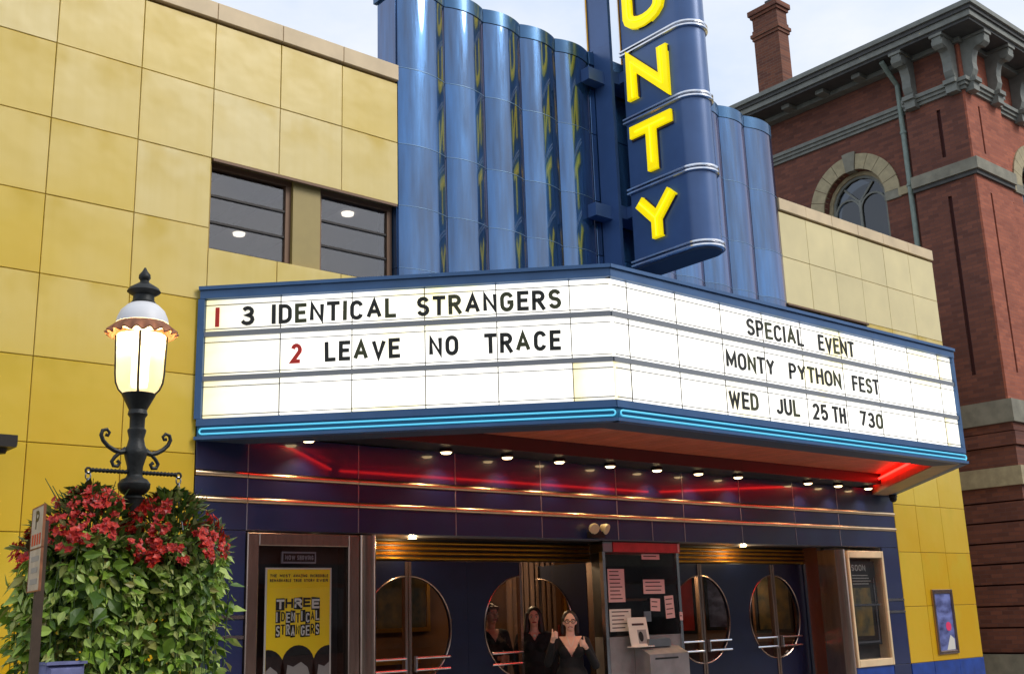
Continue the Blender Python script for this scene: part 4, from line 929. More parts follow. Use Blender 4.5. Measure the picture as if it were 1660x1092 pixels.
for k in range(n):
    a0, a1 = R(180*k/n), R(180*(k+1)/n); x0, x1 = FCX+RI*math.cos(a0)*1.006, FCX+RI*math.cos(a1)*1.006; z0, z1 = CZ+RI*math.sin(a0), CZ+RI*math.sin(a1)
    fw.plate([(x0, z0), (x0, 12.45), (x1, 12.45), (x1, z1)], .14, .5)
put('front_wall', fw.mesh('front_wall', 'brick_lit'), bb)
# corner pilaster with real slots: a dark core behind proud brick strips
put('pilaster_core', MB().box(BX+.045, 21.42, .045, 1.27, 0, 12.4).mesh('pilaster_core', 'brick_dark'), bb)
def strips_side(y0, y1, z0, z1): put('pilaster_side', MB().box(BX, BX+.044, y0, y1, z0, z1).mesh('pilaster_side', 'brick_shaded'), bb)
def strips_front(x0, x1, z0, z1): put('pilaster_front', MB().box(x0, x1, 0, .044, z0, z1).mesh('pilaster_front', 'brick_lit'), bb)
for (z0, z1, sl) in ((5.19, 5.75, 0), (5.75, 9.34, 1), (9.34, 9.70, 0), (9.94, 10.16, 0), (10.16, 11.18, 1), (11.18, 12.40, 0)):
    if sl: strips_side(.0445, .545, z0, z1); strips_side(.625, 1.28, z0, z1); strips_front(BX+.0, 20.43, z0, z1); strips_front(20.50, 21.42 if z0 > 9 else 21.36, z0, z1)
    else: strips_side(.0445, 1.28, z0, z1); strips_front(BX+.0, 21.42, z0, z1)
def band(z0, z1, pr, m, ylen=1.30, xlen=21.45, name='stone_band'):
    put(name, MB().prism([(BX-pr, -pr), (xlen, -pr), (xlen, .2), (BX+.3, .2), (BX+.3, ylen), (BX-pr, ylen)], z0, z1).mesh(name, m), bb)
band(9.702, 9.938, .10, 'stone'); band(9.62, 9.7015, .05, 'trim_dark')
band(4.77, 5.19, .10, 'stone'); band(3.63, 3.97, .10, 'stone_cream'); band(0, .69, .14, 'stone')
for (z0, z1, p_) in ((4.62, 4.768, .04), (4.36, 4.60, .07), (3.972, 4.34, .02)): band(z0, z1, p_, 'brick_shaded', name='brick_band')
gz = [3.628, 3.34, 2.98, 2.61, 2.24, 1.87, 1.5, 1.13, .692]
for a_, b_ in zip(gz[:-1], gz[1:]): band(b_+.03, a_, .035, 'brick_shaded', name='brick_course')
# wall bands on the recessed walls
boxpart('wall_band', 'stone_cream', bb, BX+.09, BX+.139, 1.301, 1.70, 9.73, 9.90); boxpart('wall_band', 'stone_cream', bb, BX+.09, BX+.139, 3.80, 14, 9.73, 9.90)
boxpart('wall_band', 'stone_cream', bb, 21.452, 21.82, .09, .139, 9.73, 9.90)
def arch(place, sgn):
    """nine voussoirs, keystone and imposts; place(u, w, z) maps along-wall, outward, height"""
    def piece(name, P, d0, d1, m):
        n_ = len(P); vs = [place(u, d0, z) for u, z in P]+[place(u, d1, z) for u, z in P]
        fs = [tuple(range(n_)), tuple(range(2*n_-1, n_-1, -1))]+[(i, n_+i, n_+(i+1) % n_, (i+1) % n_) for i in range(n_)]
        put(name, MB().add(vs, fs).mesh(name, m), bb)
    N = 11
    for k in range(N):
        a0, a1 = 180*k/N+.35, 180*(k+1)/N-.35
        key = (k == N//2); ro, ri = (RO+.06, RI-.03) if key else (RO, RI)
        P = [(ro*math.cos(R(a0+(a1-a0)*j/4)), CZ+ro*math.sin(R(a0+(a1-a0)*j/4))) for j in range(5)]+[(ri*math.cos(R(a1-(a1-a0)*j/4)), CZ+ri*math.sin(R(a1-(a1-a0)*j/4))) for j in range(5)]
        piece('keystone' if key else 'voussoir', P, .06 if key else .035, -.1, 'stone' if key else 'stone_cream')
    for s_ in (-1, 1): piece('impost', [(s_*RI, CZ-.19), (s_*(RO+.02), CZ-.19), (s_*(RO+.02), CZ-.004), (s_*RI, CZ-.004)], .04, -.1, 'stone')
    # window: frame ring, sashes, Y shaped mullion, glass
    def ring(r0, r1, d0, d1, m, name):
        for s_ in (-1, 1): piece(name, [(s_*r0, 8.3), (s_*r1, 8.3), (s_*r1, CZ), (s_*r0, CZ)], d0, d1, m)
        for k in range(10):
            a0, a1 = R(18*k), R(18*k+18)
            piece(name, [(r1*math.cos(a0), CZ+r1*math.sin(a0)), (r1*math.cos(a1), CZ+r1*math.sin(a1)), (r0*math.cos(a1), CZ+r0*math.sin(a1)), (r0*math.cos(a0), CZ+r0*math.sin(a0))], d0, d1, m)
    ring(.66, .742, -.16, -.28, 'stone_cream', 'window_frame'); ring(.60, .659, -.20, -.30, 'trim_paint', 'window_sash')
    P = [(.6*math.cos(R(a)), CZ+.6*math.sin(R(a))) for a in range(0, 181, 12)]+[(-.6, 8.3), (.6, 8.3)]
    piece('window_glass', P, -.245, -.255, 'church_glass')
    piece('window_back', [(u*1.2, z) for u, z in P], -.6, -.62, 'ink_black')
    piece('mullion', [(-.028, 8.3), (.028, 8.3), (.028, CZ+.12), (-.028, CZ+.12)], -.20, -.24, 'trim_paint')
    for s_ in (-1, 1):
        for (cx_, r_) in ((s_*.305, .30),):
            for k in range(8):
                a0, a1 = R(22.5*k), R(22.5*k+22.5)
                piece('tracery', [(cx_+q*math.cos(a), CZ-.1+q*math.sin(a)*1.0) for q, a in ((r_+.02, a0), (r_+.02, a1), (r_-.02, a1), (r_-.02, a0))], -.205, -.235, 'trim_paint')
        piece('tracery', [(0, CZ+.10), (s_*.03, CZ+.08), (s_*.36, CZ+.44), (s_*.33, CZ+.47)], -.206, -.236, 'trim_paint')
arch(lambda u, w, z: (BX+.14-w, CY-u, z), 1)
arch(lambda u, w, z: (FCX+u, .14-w, z), 1)
# architrave mouldings, frieze, cornice
for (z0, z1, p_) in ((11.40, 11.47, .05), (11.472, 11.54, .09), (11.542, 11.62, .13)):
    boxpart('architrave', 'trim_paint', bb, BX+.14-p_, BX+.139, 1.281, 14, z0, z1); boxpart('architrave', 'trim_paint', bb, 21.421, 32, .14-p_, .139, z0, z1)
    boxpart('architrave', 'trim_paint', bb, BX-p_, BX-.001, -p_, 1.28, z0, z1); boxpart('architrave', 'trim_paint', bb, BX, 21.42, -p_, -.001, z0, z1)
def slab(o, z0, z1, m, name='cornice'):
    put(name, MB().prism([(BX-o, -o), (32, -o), (32, 3), (24, 3), (24, 14), (BX-o, 14)], z0, z1).mesh(name, m), bb)
slab(.08, 12.40, 12.50, 'trim_paint'); slab(.55, 12.501, 12.56, 'trim_dark'); slab(.60, 12.561, 12.68, 'trim_paint'); slab(.64, 12.681, 12.76, 'trim_dark'); slab(.69, 12.761, 12.86, 'trim_paint')
def bracket(mtx, s=1.0, m='trim_paint'):
    prof = [(0, 11.62), (0, 12.49), (.50, 12.49), (.52, 12.40), (.50, 12.28), (.42, 12.21), (.33, 12.24), (.26, 12.20), (.22, 12.08), (.20, 11.95), (.21, 11.80), (.17, 11.70), (.12, 11.62)]
    w = .095*s
    b_ = put('bracket', MB().add([(-w, -d, z) for d, z in prof]+[(w, -d, z) for d, z in prof],
        [tuple(range(len(prof)-1, -1, -1)), tuple(range(len(prof), 2*len(prof)))]+[(i, (i+1) % len(prof), len(prof)+(i+1) % len(prof), len(prof)+i) for i in range(len(prof))]).mesh('bracket', m), bb, mtx=mtx)
    put('bracket_scroll', MB().tube([(-w-.02, -.41, 12.33), (w+.02, -.41, 12.33)], .10, 14).mesh('bracket_scroll', m, True), b_, mtx=mtx)
    put('bracket_cap', MB().box(-w-.04, w+.04, -.545, -.02, 12.44, 12.498).mesh('bracket_cap', m), b_, mtx=mtx)
    put('bracket_foot', MB().box(-w-.03, w+.03, -.24, 0, 11.53, 11.619).mesh('bracket_foot', m), b_, mtx=mtx)
    put('bracket_foot', MB().box(-w-.02, w+.02, -.18, 0, 11.36, 11.528).mesh('bracket_foot', m), b_, mtx=mtx)
side_m = lambda y, dx=0: Matrix.Translation((BX-.002+dx, y, 0)) @ Matrix.Rotation(R(-90), 4, 'Z')
for y in (.17, 1.07): bracket(side_m(y))
for x in (BX+.17, 21.1): bracket(Matrix.Translation((x, -.002, 0)))
for x in (22.4, 23.5, 24.6): bracket(Matrix.Translation((x, .13, 0)))
for y in (2.1, 3.0, 3.9, 4.8, 5.7):
    boxpart('modillion', 'trim_paint', bb, BX-.36, BX+.0, y-.10, y+.10, 12.41, 12.499)
ds = put('downspout', MB().tube([(BX-.45, 1.42, 12.45), (BX-.25, 1.42, 12.3), (BX+.04, 1.40, 12.05), (BX+.04, 1.40, 5.0), (BX+.04, 1.40, .2)], .055, 10).mesh('downspout', 'verdigris', True), bb)
for z in (11.0, 9.85, 7.6, 5.4): put('strap', MB().lathe([(.058, z-.03), (.068, z-.025), (.068, z+.025), (.058, z+.03)], 12, BX+.04, 1.40).mesh('strap', 'verdigris'), ds)
put('roof', MB().add([(BX-.68, -.68, 12.862), (32, -.68, 12.862), (32, 8, 14.4), (24, 8, 14.4), (BX-.68, 14, 12.862), (24, 14, 14.4)], [(0, 1, 2, 3), (0, 3, 5, 4)]).mesh('roof', 'roof_slate'), bb)
CX0, CX1, CY0, CY1 = 21.0, 21.40, 4.83, 5.56
ch_ = put('chimney', MB().box(CX0, CX1, CY0, CY1, 12.9, 15.25).mesh('chimney', 'brick_chimney'), bb)
for (z0, z1, p_) in ((15.251, 15.33, .03), (15.331, 15.42, .06), (15.421, 15.52, .02), (15.521, 15.85, .0), (15.851, 15.93, .04), (15.931, 16.06, .08)):
    boxpart('chimney_course', 'brick_chimney', ch_, CX0-p_, CX1+p_, CY0-p_, CY1+p_, z0, z1)
boxpart('chimney_pot', 'trim_dark', ch_, CX0+.12, CX1-.1, CY0+.15, CY0+.4, 16.061, 16.25)
put('chimney_flashing', MB().sidep([(CY0-.05, 13.42), (CY1+.10, 13.42), (CY1+.10, 13.78), (CY0-.05, 13.62)], CX0-.05, CX0-.002).mesh('chimney_flashing', 'flashing'), ch_)

# ------------------------------------------------------------------ the far side of the street (seen only mirrored in glass and tiles)
def shopfront(name, label, x0, x1, h, wallm, seedv, y=-25.0):
    r_ = random.Random(seedv); o = thing(name, label, 'building', ((x0+x1)/2, y, 0), group='buildings across the street')
    put('wall', MB().box(x0, x1, y-8, y, -.14, h).mesh('wall', wallm), o)
    put('cornice', MB().box(x0-.1, x1+.1, y+.002, y+.35, h-.5, h+.1).mesh('cornice', 'trim_paint'), o)
    put('shop_window', MB().box(x0+.6, x1-.6, y+.002, y+.06, .6, 2.8).mesh('shop_window', 'church_glass'), o)
    put('shop_sign', MB().box(x0+.4, x1-.4, y+.002, y+.15, 2.95, 3.6).mesh('shop_sign', 'trim_dark'), o)
    nw = max(2, int((x1-x0)/2.2)); st = (x1-x0)/nw
    for zf in (4.4, 7.4):
        if zf+1.9 > h: break
        for k in range(nw):
            w_ = put('window', MB().box(x0+st*(k+.5)-.5, x0+st*(k+.5)+.5, y+.002, y+.05, zf, zf+1.7).mesh('window', 'church_glass'), o)
            put('sill', MB().box(x0+st*(k+.5)-.6, x0+st*(k+.5)+.6, y+.002, y+.18, zf-.16, zf-.02).mesh('sill', 'stone'), w_)
for i, (x0, x1, h, m_) in enumerate(((-34, -22.2, 9.2, 'brick_lit'), (-22, -11.2, 10.2, 'brick_shaded'), (-11, -1.2, 8.6, 'stone'), (-1, 9.8, 9.8, 'brick_shaded'), (10, 21.8, 9.0, 'brick_lit'), (22, 33.8, 10.0, 'brick_shaded'), (34, 48, 8.8, 'stone'), (48.2, 62, 9.6, 'brick_shaded'), (62.2, 78, 9.0, 'brick_lit'), (78.2, 98, 10.4, 'brick_shaded'))):
    shopfront('shop_building', {'b': 'brick', 's': 'stone'}[m_[0]]+' shop building across the street, '+['first', 'second', 'third', 'fourth', 'fifth', 'sixth', 'seventh', 'eighth', 'ninth', 'tenth'][i]+' in its row', x0, x1, h, m_, i)

# ------------------------------------------------------------------ street lamp
LX, LY = 2.44, -3.2
lp = thing('street_lamp', 'black iron street lamp with lit glass globe and white dome cap', 'street lamp', (LX, LY, 0))
put('pole', MB().lathe([(.0, .0), (.20, .0), (.20, .08), (.16, .14), (.15, .5), (.11, .62), (.085, .75), (.065, .9), (.05, 1.2), (.048, 2.30), (.06, 2.32), (.045, 2.335)], 24, LX, LY).mesh('pole', 'iron', True), lp)
put('knob', MB().lathe([(.045, 2.335), (.07, 2.35), (.088, 2.375), (.09, 2.40), (.072, 2.425), (.05, 2.435), (.042, 2.45)], 24, LX, LY).mesh('knob', 'iron', True), lp)
put('shaft', MB().lathe([(.042, 2.45), (.045, 2.50), (.062, 2.56), (.066, 2.59), (.05, 2.62), (.042, 2.66), (.052, 2.70), (.052, 2.71), (.042, 2.72), (.043, 2.78), (.056, 2.80), (.05, 2.825), (.062, 2.85), (.09, 2.905), (.096, 2.918), (.0, 2.918)], 24, LX, LY).mesh('shaft', 'iron', True), lp)
gp = [(.085, 2.92), (.108, 2.945), (.125, 2.985), (.131, 3.04), (.134, 3.15), (.138, 3.265)]
put('globe', MB().lathe(gp, 32, LX, LY).mesh('globe', 'globe_glass', True), lp)
for k in range(4):
    a = R(45+90*k+20); rad = lambda r: (LX+(r+.004)*math.cos(a), LY+(r+.004)*math.sin(a))
    put('globe_rib', MB().tube([(*rad(r), z) for r, z in gp], .007, 6).mesh('globe_rib', 'iron', True), lp)
put('lamp_tube', MB().lathe([(0, 2.95), (.045, 2.96), (.05, 3.0), (.05, 3.08), (.05, 3.16), (.05, 3.20), (0, 3.205)], 20, LX, LY).mesh('lamp_tube', 'globe_glow', True), lp)
ld = bpy.data.lights.new('street_lamp_light', 'POINT'); ld.energy = 5.5; ld.color = (1, .76, .38); ld.shadow_soft_size = .02
put('street_lamp_light', ld, lp, (LX, LY-.0, 3.245))
def scal(j, a, r, z): return (r+(.012*math.cos(18*a) if j in (2, 3) else 0), z+(.008*math.cos(18*a) if j in (2, 3) else 0))
put('skirt', MB().lathe([(.148, 3.338), (.172, 3.315), (.200, 3.275), (.194, 3.268), (.165, 3.305), (.143, 3.328)], 108, LX, LY, wob=scal).mesh('skirt', 'copper_skirt', True), lp)
put('dome', MB().lathe([(.150, 3.339), (.144, 3.37), (.125, 3.415), (.09, 3.45), (.07, 3.462), (0, 3.462)], 28, LX, LY).mesh('dome', 'lamp_white', True), lp)
put('finial', MB().lathe([(.075, 3.463), (.062, 3.48), (.06, 3.51), (.085, 3.525), (.097, 3.535), (.085, 3.555), (.05, 3.578), (.028, 3.592), (.024, 3.602), (.035, 3.62), (.033, 3.64), (.016, 3.662), (.005, 3.685), (0, 3.686)], 20, LX, LY).mesh('finial', 'iron', True), lp)
for s_ in (-1, 1):
    pth = [(.05, 2.585), (.09, 2.575), (.125, 2.585), (.16, 2.605), (.19, 2.635), (.203, 2.665), (.196, 2.692), (.172, 2.70), (.156, 2.682), (.164, 2.664), (.178, 2.67)]
    arm = put('scroll_arm', MB().tube([(LX+s_*u, LY, z) for u, z in pth], [.016, .015, .014, .013, .012, .012, .011, .01, .009, .009, .011], 8).mesh('scroll_arm', 'iron', True), lp)
    pth = [(.06, 2.60), (.085, 2.58), (.12, 2.545), (.135, 2.52), (.125, 2.497), (.10, 2.495), (.09, 2.515), (.105, 2.527)]
    put('lower_scroll', MB().tube([(LX+s_*u, LY, z) for u, z in pth], .011, 8).mesh('lower_scroll', 'iron', True), arm)
    pth = [(LX+s_*(.04+.21*k/20), LY, 2.466) for k in range(21)]
    bar = put('basket_bar', MB().tube(pth, [.010+.005*(k % 2) for k in range(21)], 6).mesh('basket_bar', 'iron'), lp)
    put('bar_eye', MB().tube([(LX+s_*.262+.015*math.cos(R(40*k)), LY, 2.462+.015*math.sin(R(40*k))) for k in range(9)], .007, 6, closed=True).mesh('bar_eye', 'iron', True), bar)

# ------------------------------------------------------------------ hanging flower baskets
def leaf_geo(mb, p, d, up, L_, W_):
    d = d.normalized(); s_ = d.cross(up)
    if s_.length < 1e-3: s_ = Vector((1, 0, 0))
    s_.normalize(); nn = s_.cross(d)
    a_ = p; b_ = p+d*L_*.45+s_*W_*.5+nn*W_*.10; c_ = p+d*L_-nn*L_*.12; e_ = p+d*L_*.45-s_*W_*.5+nn*W_*.10; m_ = p+d*L_*.5-nn*W_*.06
    b2 = p+d*L_*.18+s_*W_*.36+nn*W_*.06; e2 = p+d*L_*.18-s_*W_*.36+nn*W_*.06
    mb.add([a_, b2, b_, c_, e_, e2, m_], [(0, 6, 1), (1, 6, 2), (2, 6, 3), (3, 6, 4), (4, 6, 5), (5, 6, 0)])
def blossom_mesh(sd_):
    r_ = random.Random(sd_); mb = MB()
    for q in range(3):
        c0 = Vector((r_.uniform(-.024, .024), r_.uniform(-.024, .024), r_.uniform(-.018, .018))); rz = r_.uniform(0, 7)
        for k in range(5):
            a = 2*math.pi*k/5+rz; d = Vector((math.cos(a), math.sin(a), r_.uniform(.15, .7))).normalized()
            leaf_geo(mb, c0, d, Vector((0, 0, 1)), r_.uniform(.026, .036), r_.uniform(.026, .034))
    return mb.mesh('blossom', 'petal')
BLS = [blossom_mesh(i) for i in range(4)]
def basket(cx, label, sd_, rad=.34):
    r_ = random.Random(sd_); o = thing('hanging_basket', label, 'flower basket', (cx, LY, 1.85), group='flower baskets on the street lamp')
    hook = (LX-.262 if cx < LX else LX+.262, LY)
    for k in range(3):
        zc = 2.432-k*.034
        ring = [(hook[0]+(.014*math.cos(R(36*q)) if k % 2 == 0 else 0), hook[1]+(0 if k % 2 == 0 else .014*math.cos(R(36*q))), zc+.021*math.sin(R(36*q))) for q in range(10)]
        put('chain_link', MB().tube(ring, .0045, 5, closed=True).mesh('chain_link', 'steel', True), o)
    for k in range(3):
        a = R(120*k+40)
        put('hanger_rod', MB().tube([(hook[0], hook[1], 2.345), (cx+.17*math.cos(a), LY+.17*math.sin(a), 2.03)], .004, 5).mesh('hanger_rod', 'steel'), o)
    put('pot', MB().lathe([(0, 1.78), (.10, 1.80), (.16, 1.88), (.19, 2.03), (.17, 2.03), (.0, 2.0)], 18, cx, LY).mesh('pot', 'pot_brown', True), o)
    def rz_(z):
        pts = [(1.02, .14), (1.2, .26), (1.4, .33), (1.65, .365), (1.9, .37), (2.05, .34), (2.15, .27), (2.3, .14), (2.36, .04)]
        for (z0, a0), (z1, a1) in zip(pts[:-1], pts[1:]):
            if z0 <= z <= z1: return a0+(a1-a0)*(z-z0)/(z1-z0)
        return .1
    mb = MB(); sb = MB()
    for k in range(124):
        a = 2*math.pi*k/124*2.618+r_.uniform(-.2, .2); R1 = r_.uniform(.16, .35)*rad/.34; zt = r_.uniform(2.0, 2.12); ze = r_.uniform(.98, 1.62) if r_.random() < .8 else r_.uniform(1.6, 1.9)
        ls = r_.uniform(.7, 1.3); sw_ = r_.uniform(-.25, .25); pts = []
        for j in range(26):
            t = j/25; rr_ = .10+(R1-.10)*min(1, t*3.2)*(1-.22*max(0, t-.5)); z = zt+.05*math.sin(min(1, t*3)*math.pi)-(zt-ze)*t**1.15
            pts.append(Vector((cx+rr_*math.cos(a+sw_*t), LY+rr_*math.sin(a+sw_*t), z)))
        sb.tube(pts[::5], .003, 4)
        for j in range(44):
            i_ = r_.uniform(0, 24.9); p = pts[int(i_)].lerp(pts[int(i_)+1], i_ % 1); out_ = Vector((math.cos(a), math.sin(a), 0))
            p = p+Vector((r_.gauss(0, .022), r_.gauss(0, .022), r_.gauss(0, .015)))
            d = out_*r_.uniform(-.1, .9)+Vector((r_.uniform(-.7, .7), r_.uniform(-.7, .7), r_.uniform(-1.0, .1)))
            L_ = ls*(r_.uniform(.03, .07) if r_.random() < .7 else r_.uniform(.07, .11)); leaf_geo(mb, p, d, out_+Vector((r_.uniform(-.7, .7), r_.uniform(-.7, .7), r_.uniform(-.1, .9))), L_, L_*r_.uniform(.38, .66))
    f_ = put('trailing_stems', sb.mesh('trailing_stems', 'stem_green'), o); f_['kind'] = 'stuff'
    f_ = put('foliage', mb.mesh('foliage', 'leaf'), o); f_['kind'] = 'stuff'
    mb = MB()
    for k in range(900):
        z = r_.uniform(2.0, 2.36); a = r_.uniform(0, 2*math.pi); q = r_.random()**.5
        rr_ = rz_(z)*q*1.05
        p = Vector((cx+rr_*math.cos(a), LY+rr_*math.sin(a), z)); out_ = Vector((math.cos(a), math.sin(a), .5))
        d = out_+Vector((r_.uniform(-.7, .7), r_.uniform(-.7, .7), r_.uniform(-.6, .7)))
        L_ = r_.uniform(.04, .085); leaf_geo(mb, p, d, Vector((r_.uniform(-.5, .5), r_.uniform(-.5, .5), 1)), L_, L_*r_.uniform(.35, .6))
    f_ = put('upper_foliage', mb.mesh('upper_foliage', 'leaf_top'), o); f_['kind'] = 'stuff'
    mb = MB()
    for k in range(14):
        a = r_.uniform(0, 6.28); st_ = Vector((cx+.1*math.cos(a), LY+.1*math.sin(a), 2.1)); en = Vector((cx+r_.uniform(.15, .26)*math.cos(a), LY+.22*math.sin(a), r_.uniform(2.28, 2.42)))
        mb.tube([st_, (st_+en)/2+Vector((0, 0, .04)), en], [.005, .004, .002], 5)
    f_ = put('stems', mb.mesh('stems', 'stem_green'), o); f_['kind'] = 'stuff'
    clumps = [(r_.uniform(0, 6.28), r_.uniform(1.97, 2.32)) for _ in range(34)]
    for k in range(190):
        a, z = clumps[k % 34]; a += r_.gauss(0, .14); z = min(2.35, z+r_.gauss(0, .035))
        rr_ = rz_(z)*r_.uniform(.92, 1.1)+.008
        w = Matrix.Translation((cx+rr_*math.cos(a), LY+rr_*math.sin(a), z)) @ Matrix.Rotation(a+math.pi/2, 4, 'Z') @ Matrix.Rotation(R(70+r_.uniform(-25, 25)), 4, 'X') @ Matrix.Rotation(r_.uniform(0, 6), 4, 'Z') @ Matrix.Scale(r_.uniform(.55, .9), 4)
        put('blossom', BLS[k % 4], o, mtx=w)
basket(2.20, 'left hanging basket of red blossoms and trailing green leaves on the lamp post', 11)
basket(2.66, 'right hanging basket of red blossoms and trailing green leaves on the lamp post', 23)

# ------------------------------------------------------------------ kerbside sign post and kiosk
sp = thing('parking_sign', 'narrow grey parking sign of two plates on a dark post by the flowers', 'sign', (1.86, -3.62, 0))
SPM = Matrix.Translation((1.80, -3.62, 0)) @ Matrix.Rotation(R(-97), 4, 'Z')
put('post', MB().box(-.025, .025, .006, .045, -.0, 2.14).mesh('post', 'wood_post'), sp, mtx=SPM)
for (z0, z1) in ((2.005, 2.205), (1.80, 2.0)):
    p_ = put('plate', MB().box(-.14, .14, -.004, .004, z0, z1).mesh('plate', 'sign_plate'), sp, mtx=SPM)
    for (a0, a1, b0, b1) in ((-.145, .145, z1, z1+.006), (-.145, .145, z0-.006, z0), (-.147, -.141, z0, z1), (.141, .147, z0, z1)): put('plate_edge', MB().box(a0, a1, -.006, .006, b0, b1).mesh('plate_edge', 'copper_skirt'), p_, mtx=SPM)
WF = SPM @ Matrix.Translation((0, -.0045, 0))
word('P', -.04, .04, 2.10, 2.19, WF, sp, 'letter_black', d=.001, tr=.2)
for k in range(4): put('red_mark', MB().box(-.11+k*.06, -.075+k*.06, -.0055, -.0046, 2.02, 2.075).mesh('red_mark', 'letter_red'), sp, mtx=SPM)
for (z0, w_) in ((1.94, .18), (1.885, .15), (1.83, .17)): put('text_line', MB().box(-w_/2, w_/2, -.0055, -.0046, z0, z0+.026).mesh('text_line', 'poster_grey'), sp, mtx=SPM)
kb = thing('pay_kiosk', 'blue grey kiosk box behind the parking sign, below the flowers', 'kiosk', (2.02, -3.45, 0))
boxpart('cabinet', 'blue_poly', kb, 1.93, 2.12, -3.50, -3.36, .0, 1.44, .02)
boxpart('hood', 'blue_poly', kb, 1.925, 2.125, -3.51, -3.355, 1.441, 1.455)

# ------------------------------------------------------------------ people in the doorway
def capsule(mb, p0, r0, p1, r1, n=12):
    p0, p1 = Vector(p0), Vector(p1); d = (p1-p0); L_ = d.length; d.normalize(); pts, rs = [], []
    for k in range(5): a = math.pi/2*k/4; pts.append(p0-d*r0*math.cos(a)); rs.append(max(.0008, r0*math.sin(a)))
    for k in range(5): a = math.pi/2*k/4; pts.append(p1+d*r1*math.sin(a)); rs.append(max(.0008, r1*math.cos(a)))
    mb.tube(pts, rs, n)
def fuse(name, mb, m, parent, mtx, voxel=.008, smooth=2, cut=None):
    o = bpy.data.objects.new('tmp', mb.mesh('tmp', m)); col.objects.link(o)
    md = o.modifiers.new('r', 'REMESH'); md.mode = 'VOXEL'; md.voxel_size = voxel; md.use_smooth_shade = True
    ms = o.modifiers.new('s', 'SMOOTH'); ms.iterations = smooth*2; ms.factor = .5
    dg = bpy.context.evaluated_depsgraph_get(); me = bpy.data.meshes.new_from_object(o.evaluated_get(dg))
    bpy.data.objects.remove(o)
    if cut:
        import bmesh
        bm = bmesh.new(); bm.from_mesh(me); bmesh.ops.delete(bm, geom=[f for f in bm.faces if cut(f.calc_center_median())], context='FACES'); bm.to_mesh(me); bm.free()
    me.materials.clear(); me.materials.append(M[m]); me.name = name
    for p in me.polygons: p.use_smooth = True
    return put(name, me, parent, mtx=mtx)
def hand(mb, w, up, fwd, side, fist=True):
    """fist with separate fingers; thumb points along `up`"""
    w, up, fwd, side = Vector(w), Vector(up).normalized(), Vector(fwd).normalized(), Vector(side).normalized()
    c = w+fwd*.045
    capsule(mb, w, .026, c, .030); capsule(mb, c+up*.018, .018, c-up*.024, .018)
    for k in range(4):
        q = c+up*(.028-.019*k)+fwd*.018
        k1 = q+side*.034+fwd*.008; k2 = k1-fwd*.012+side*(-.002)
        capsule(mb, q-side*.004, .0095, k1, .009, 8); capsule(mb, k1, .009, k1-side*.03+fwd*.022, .008, 8); capsule(mb, k1-side*.03+fwd*.022, .008, q-side*.006+fwd*.006, .008, 8)
    t0 = c+up*.018-side*.012; t1 = t0+up*.038; t2 = t1+up*.030-fwd*.006
    capsule(mb, t0, .013, t1, .010, 8); capsule(mb, t1, .010, t2, .0075, 8)
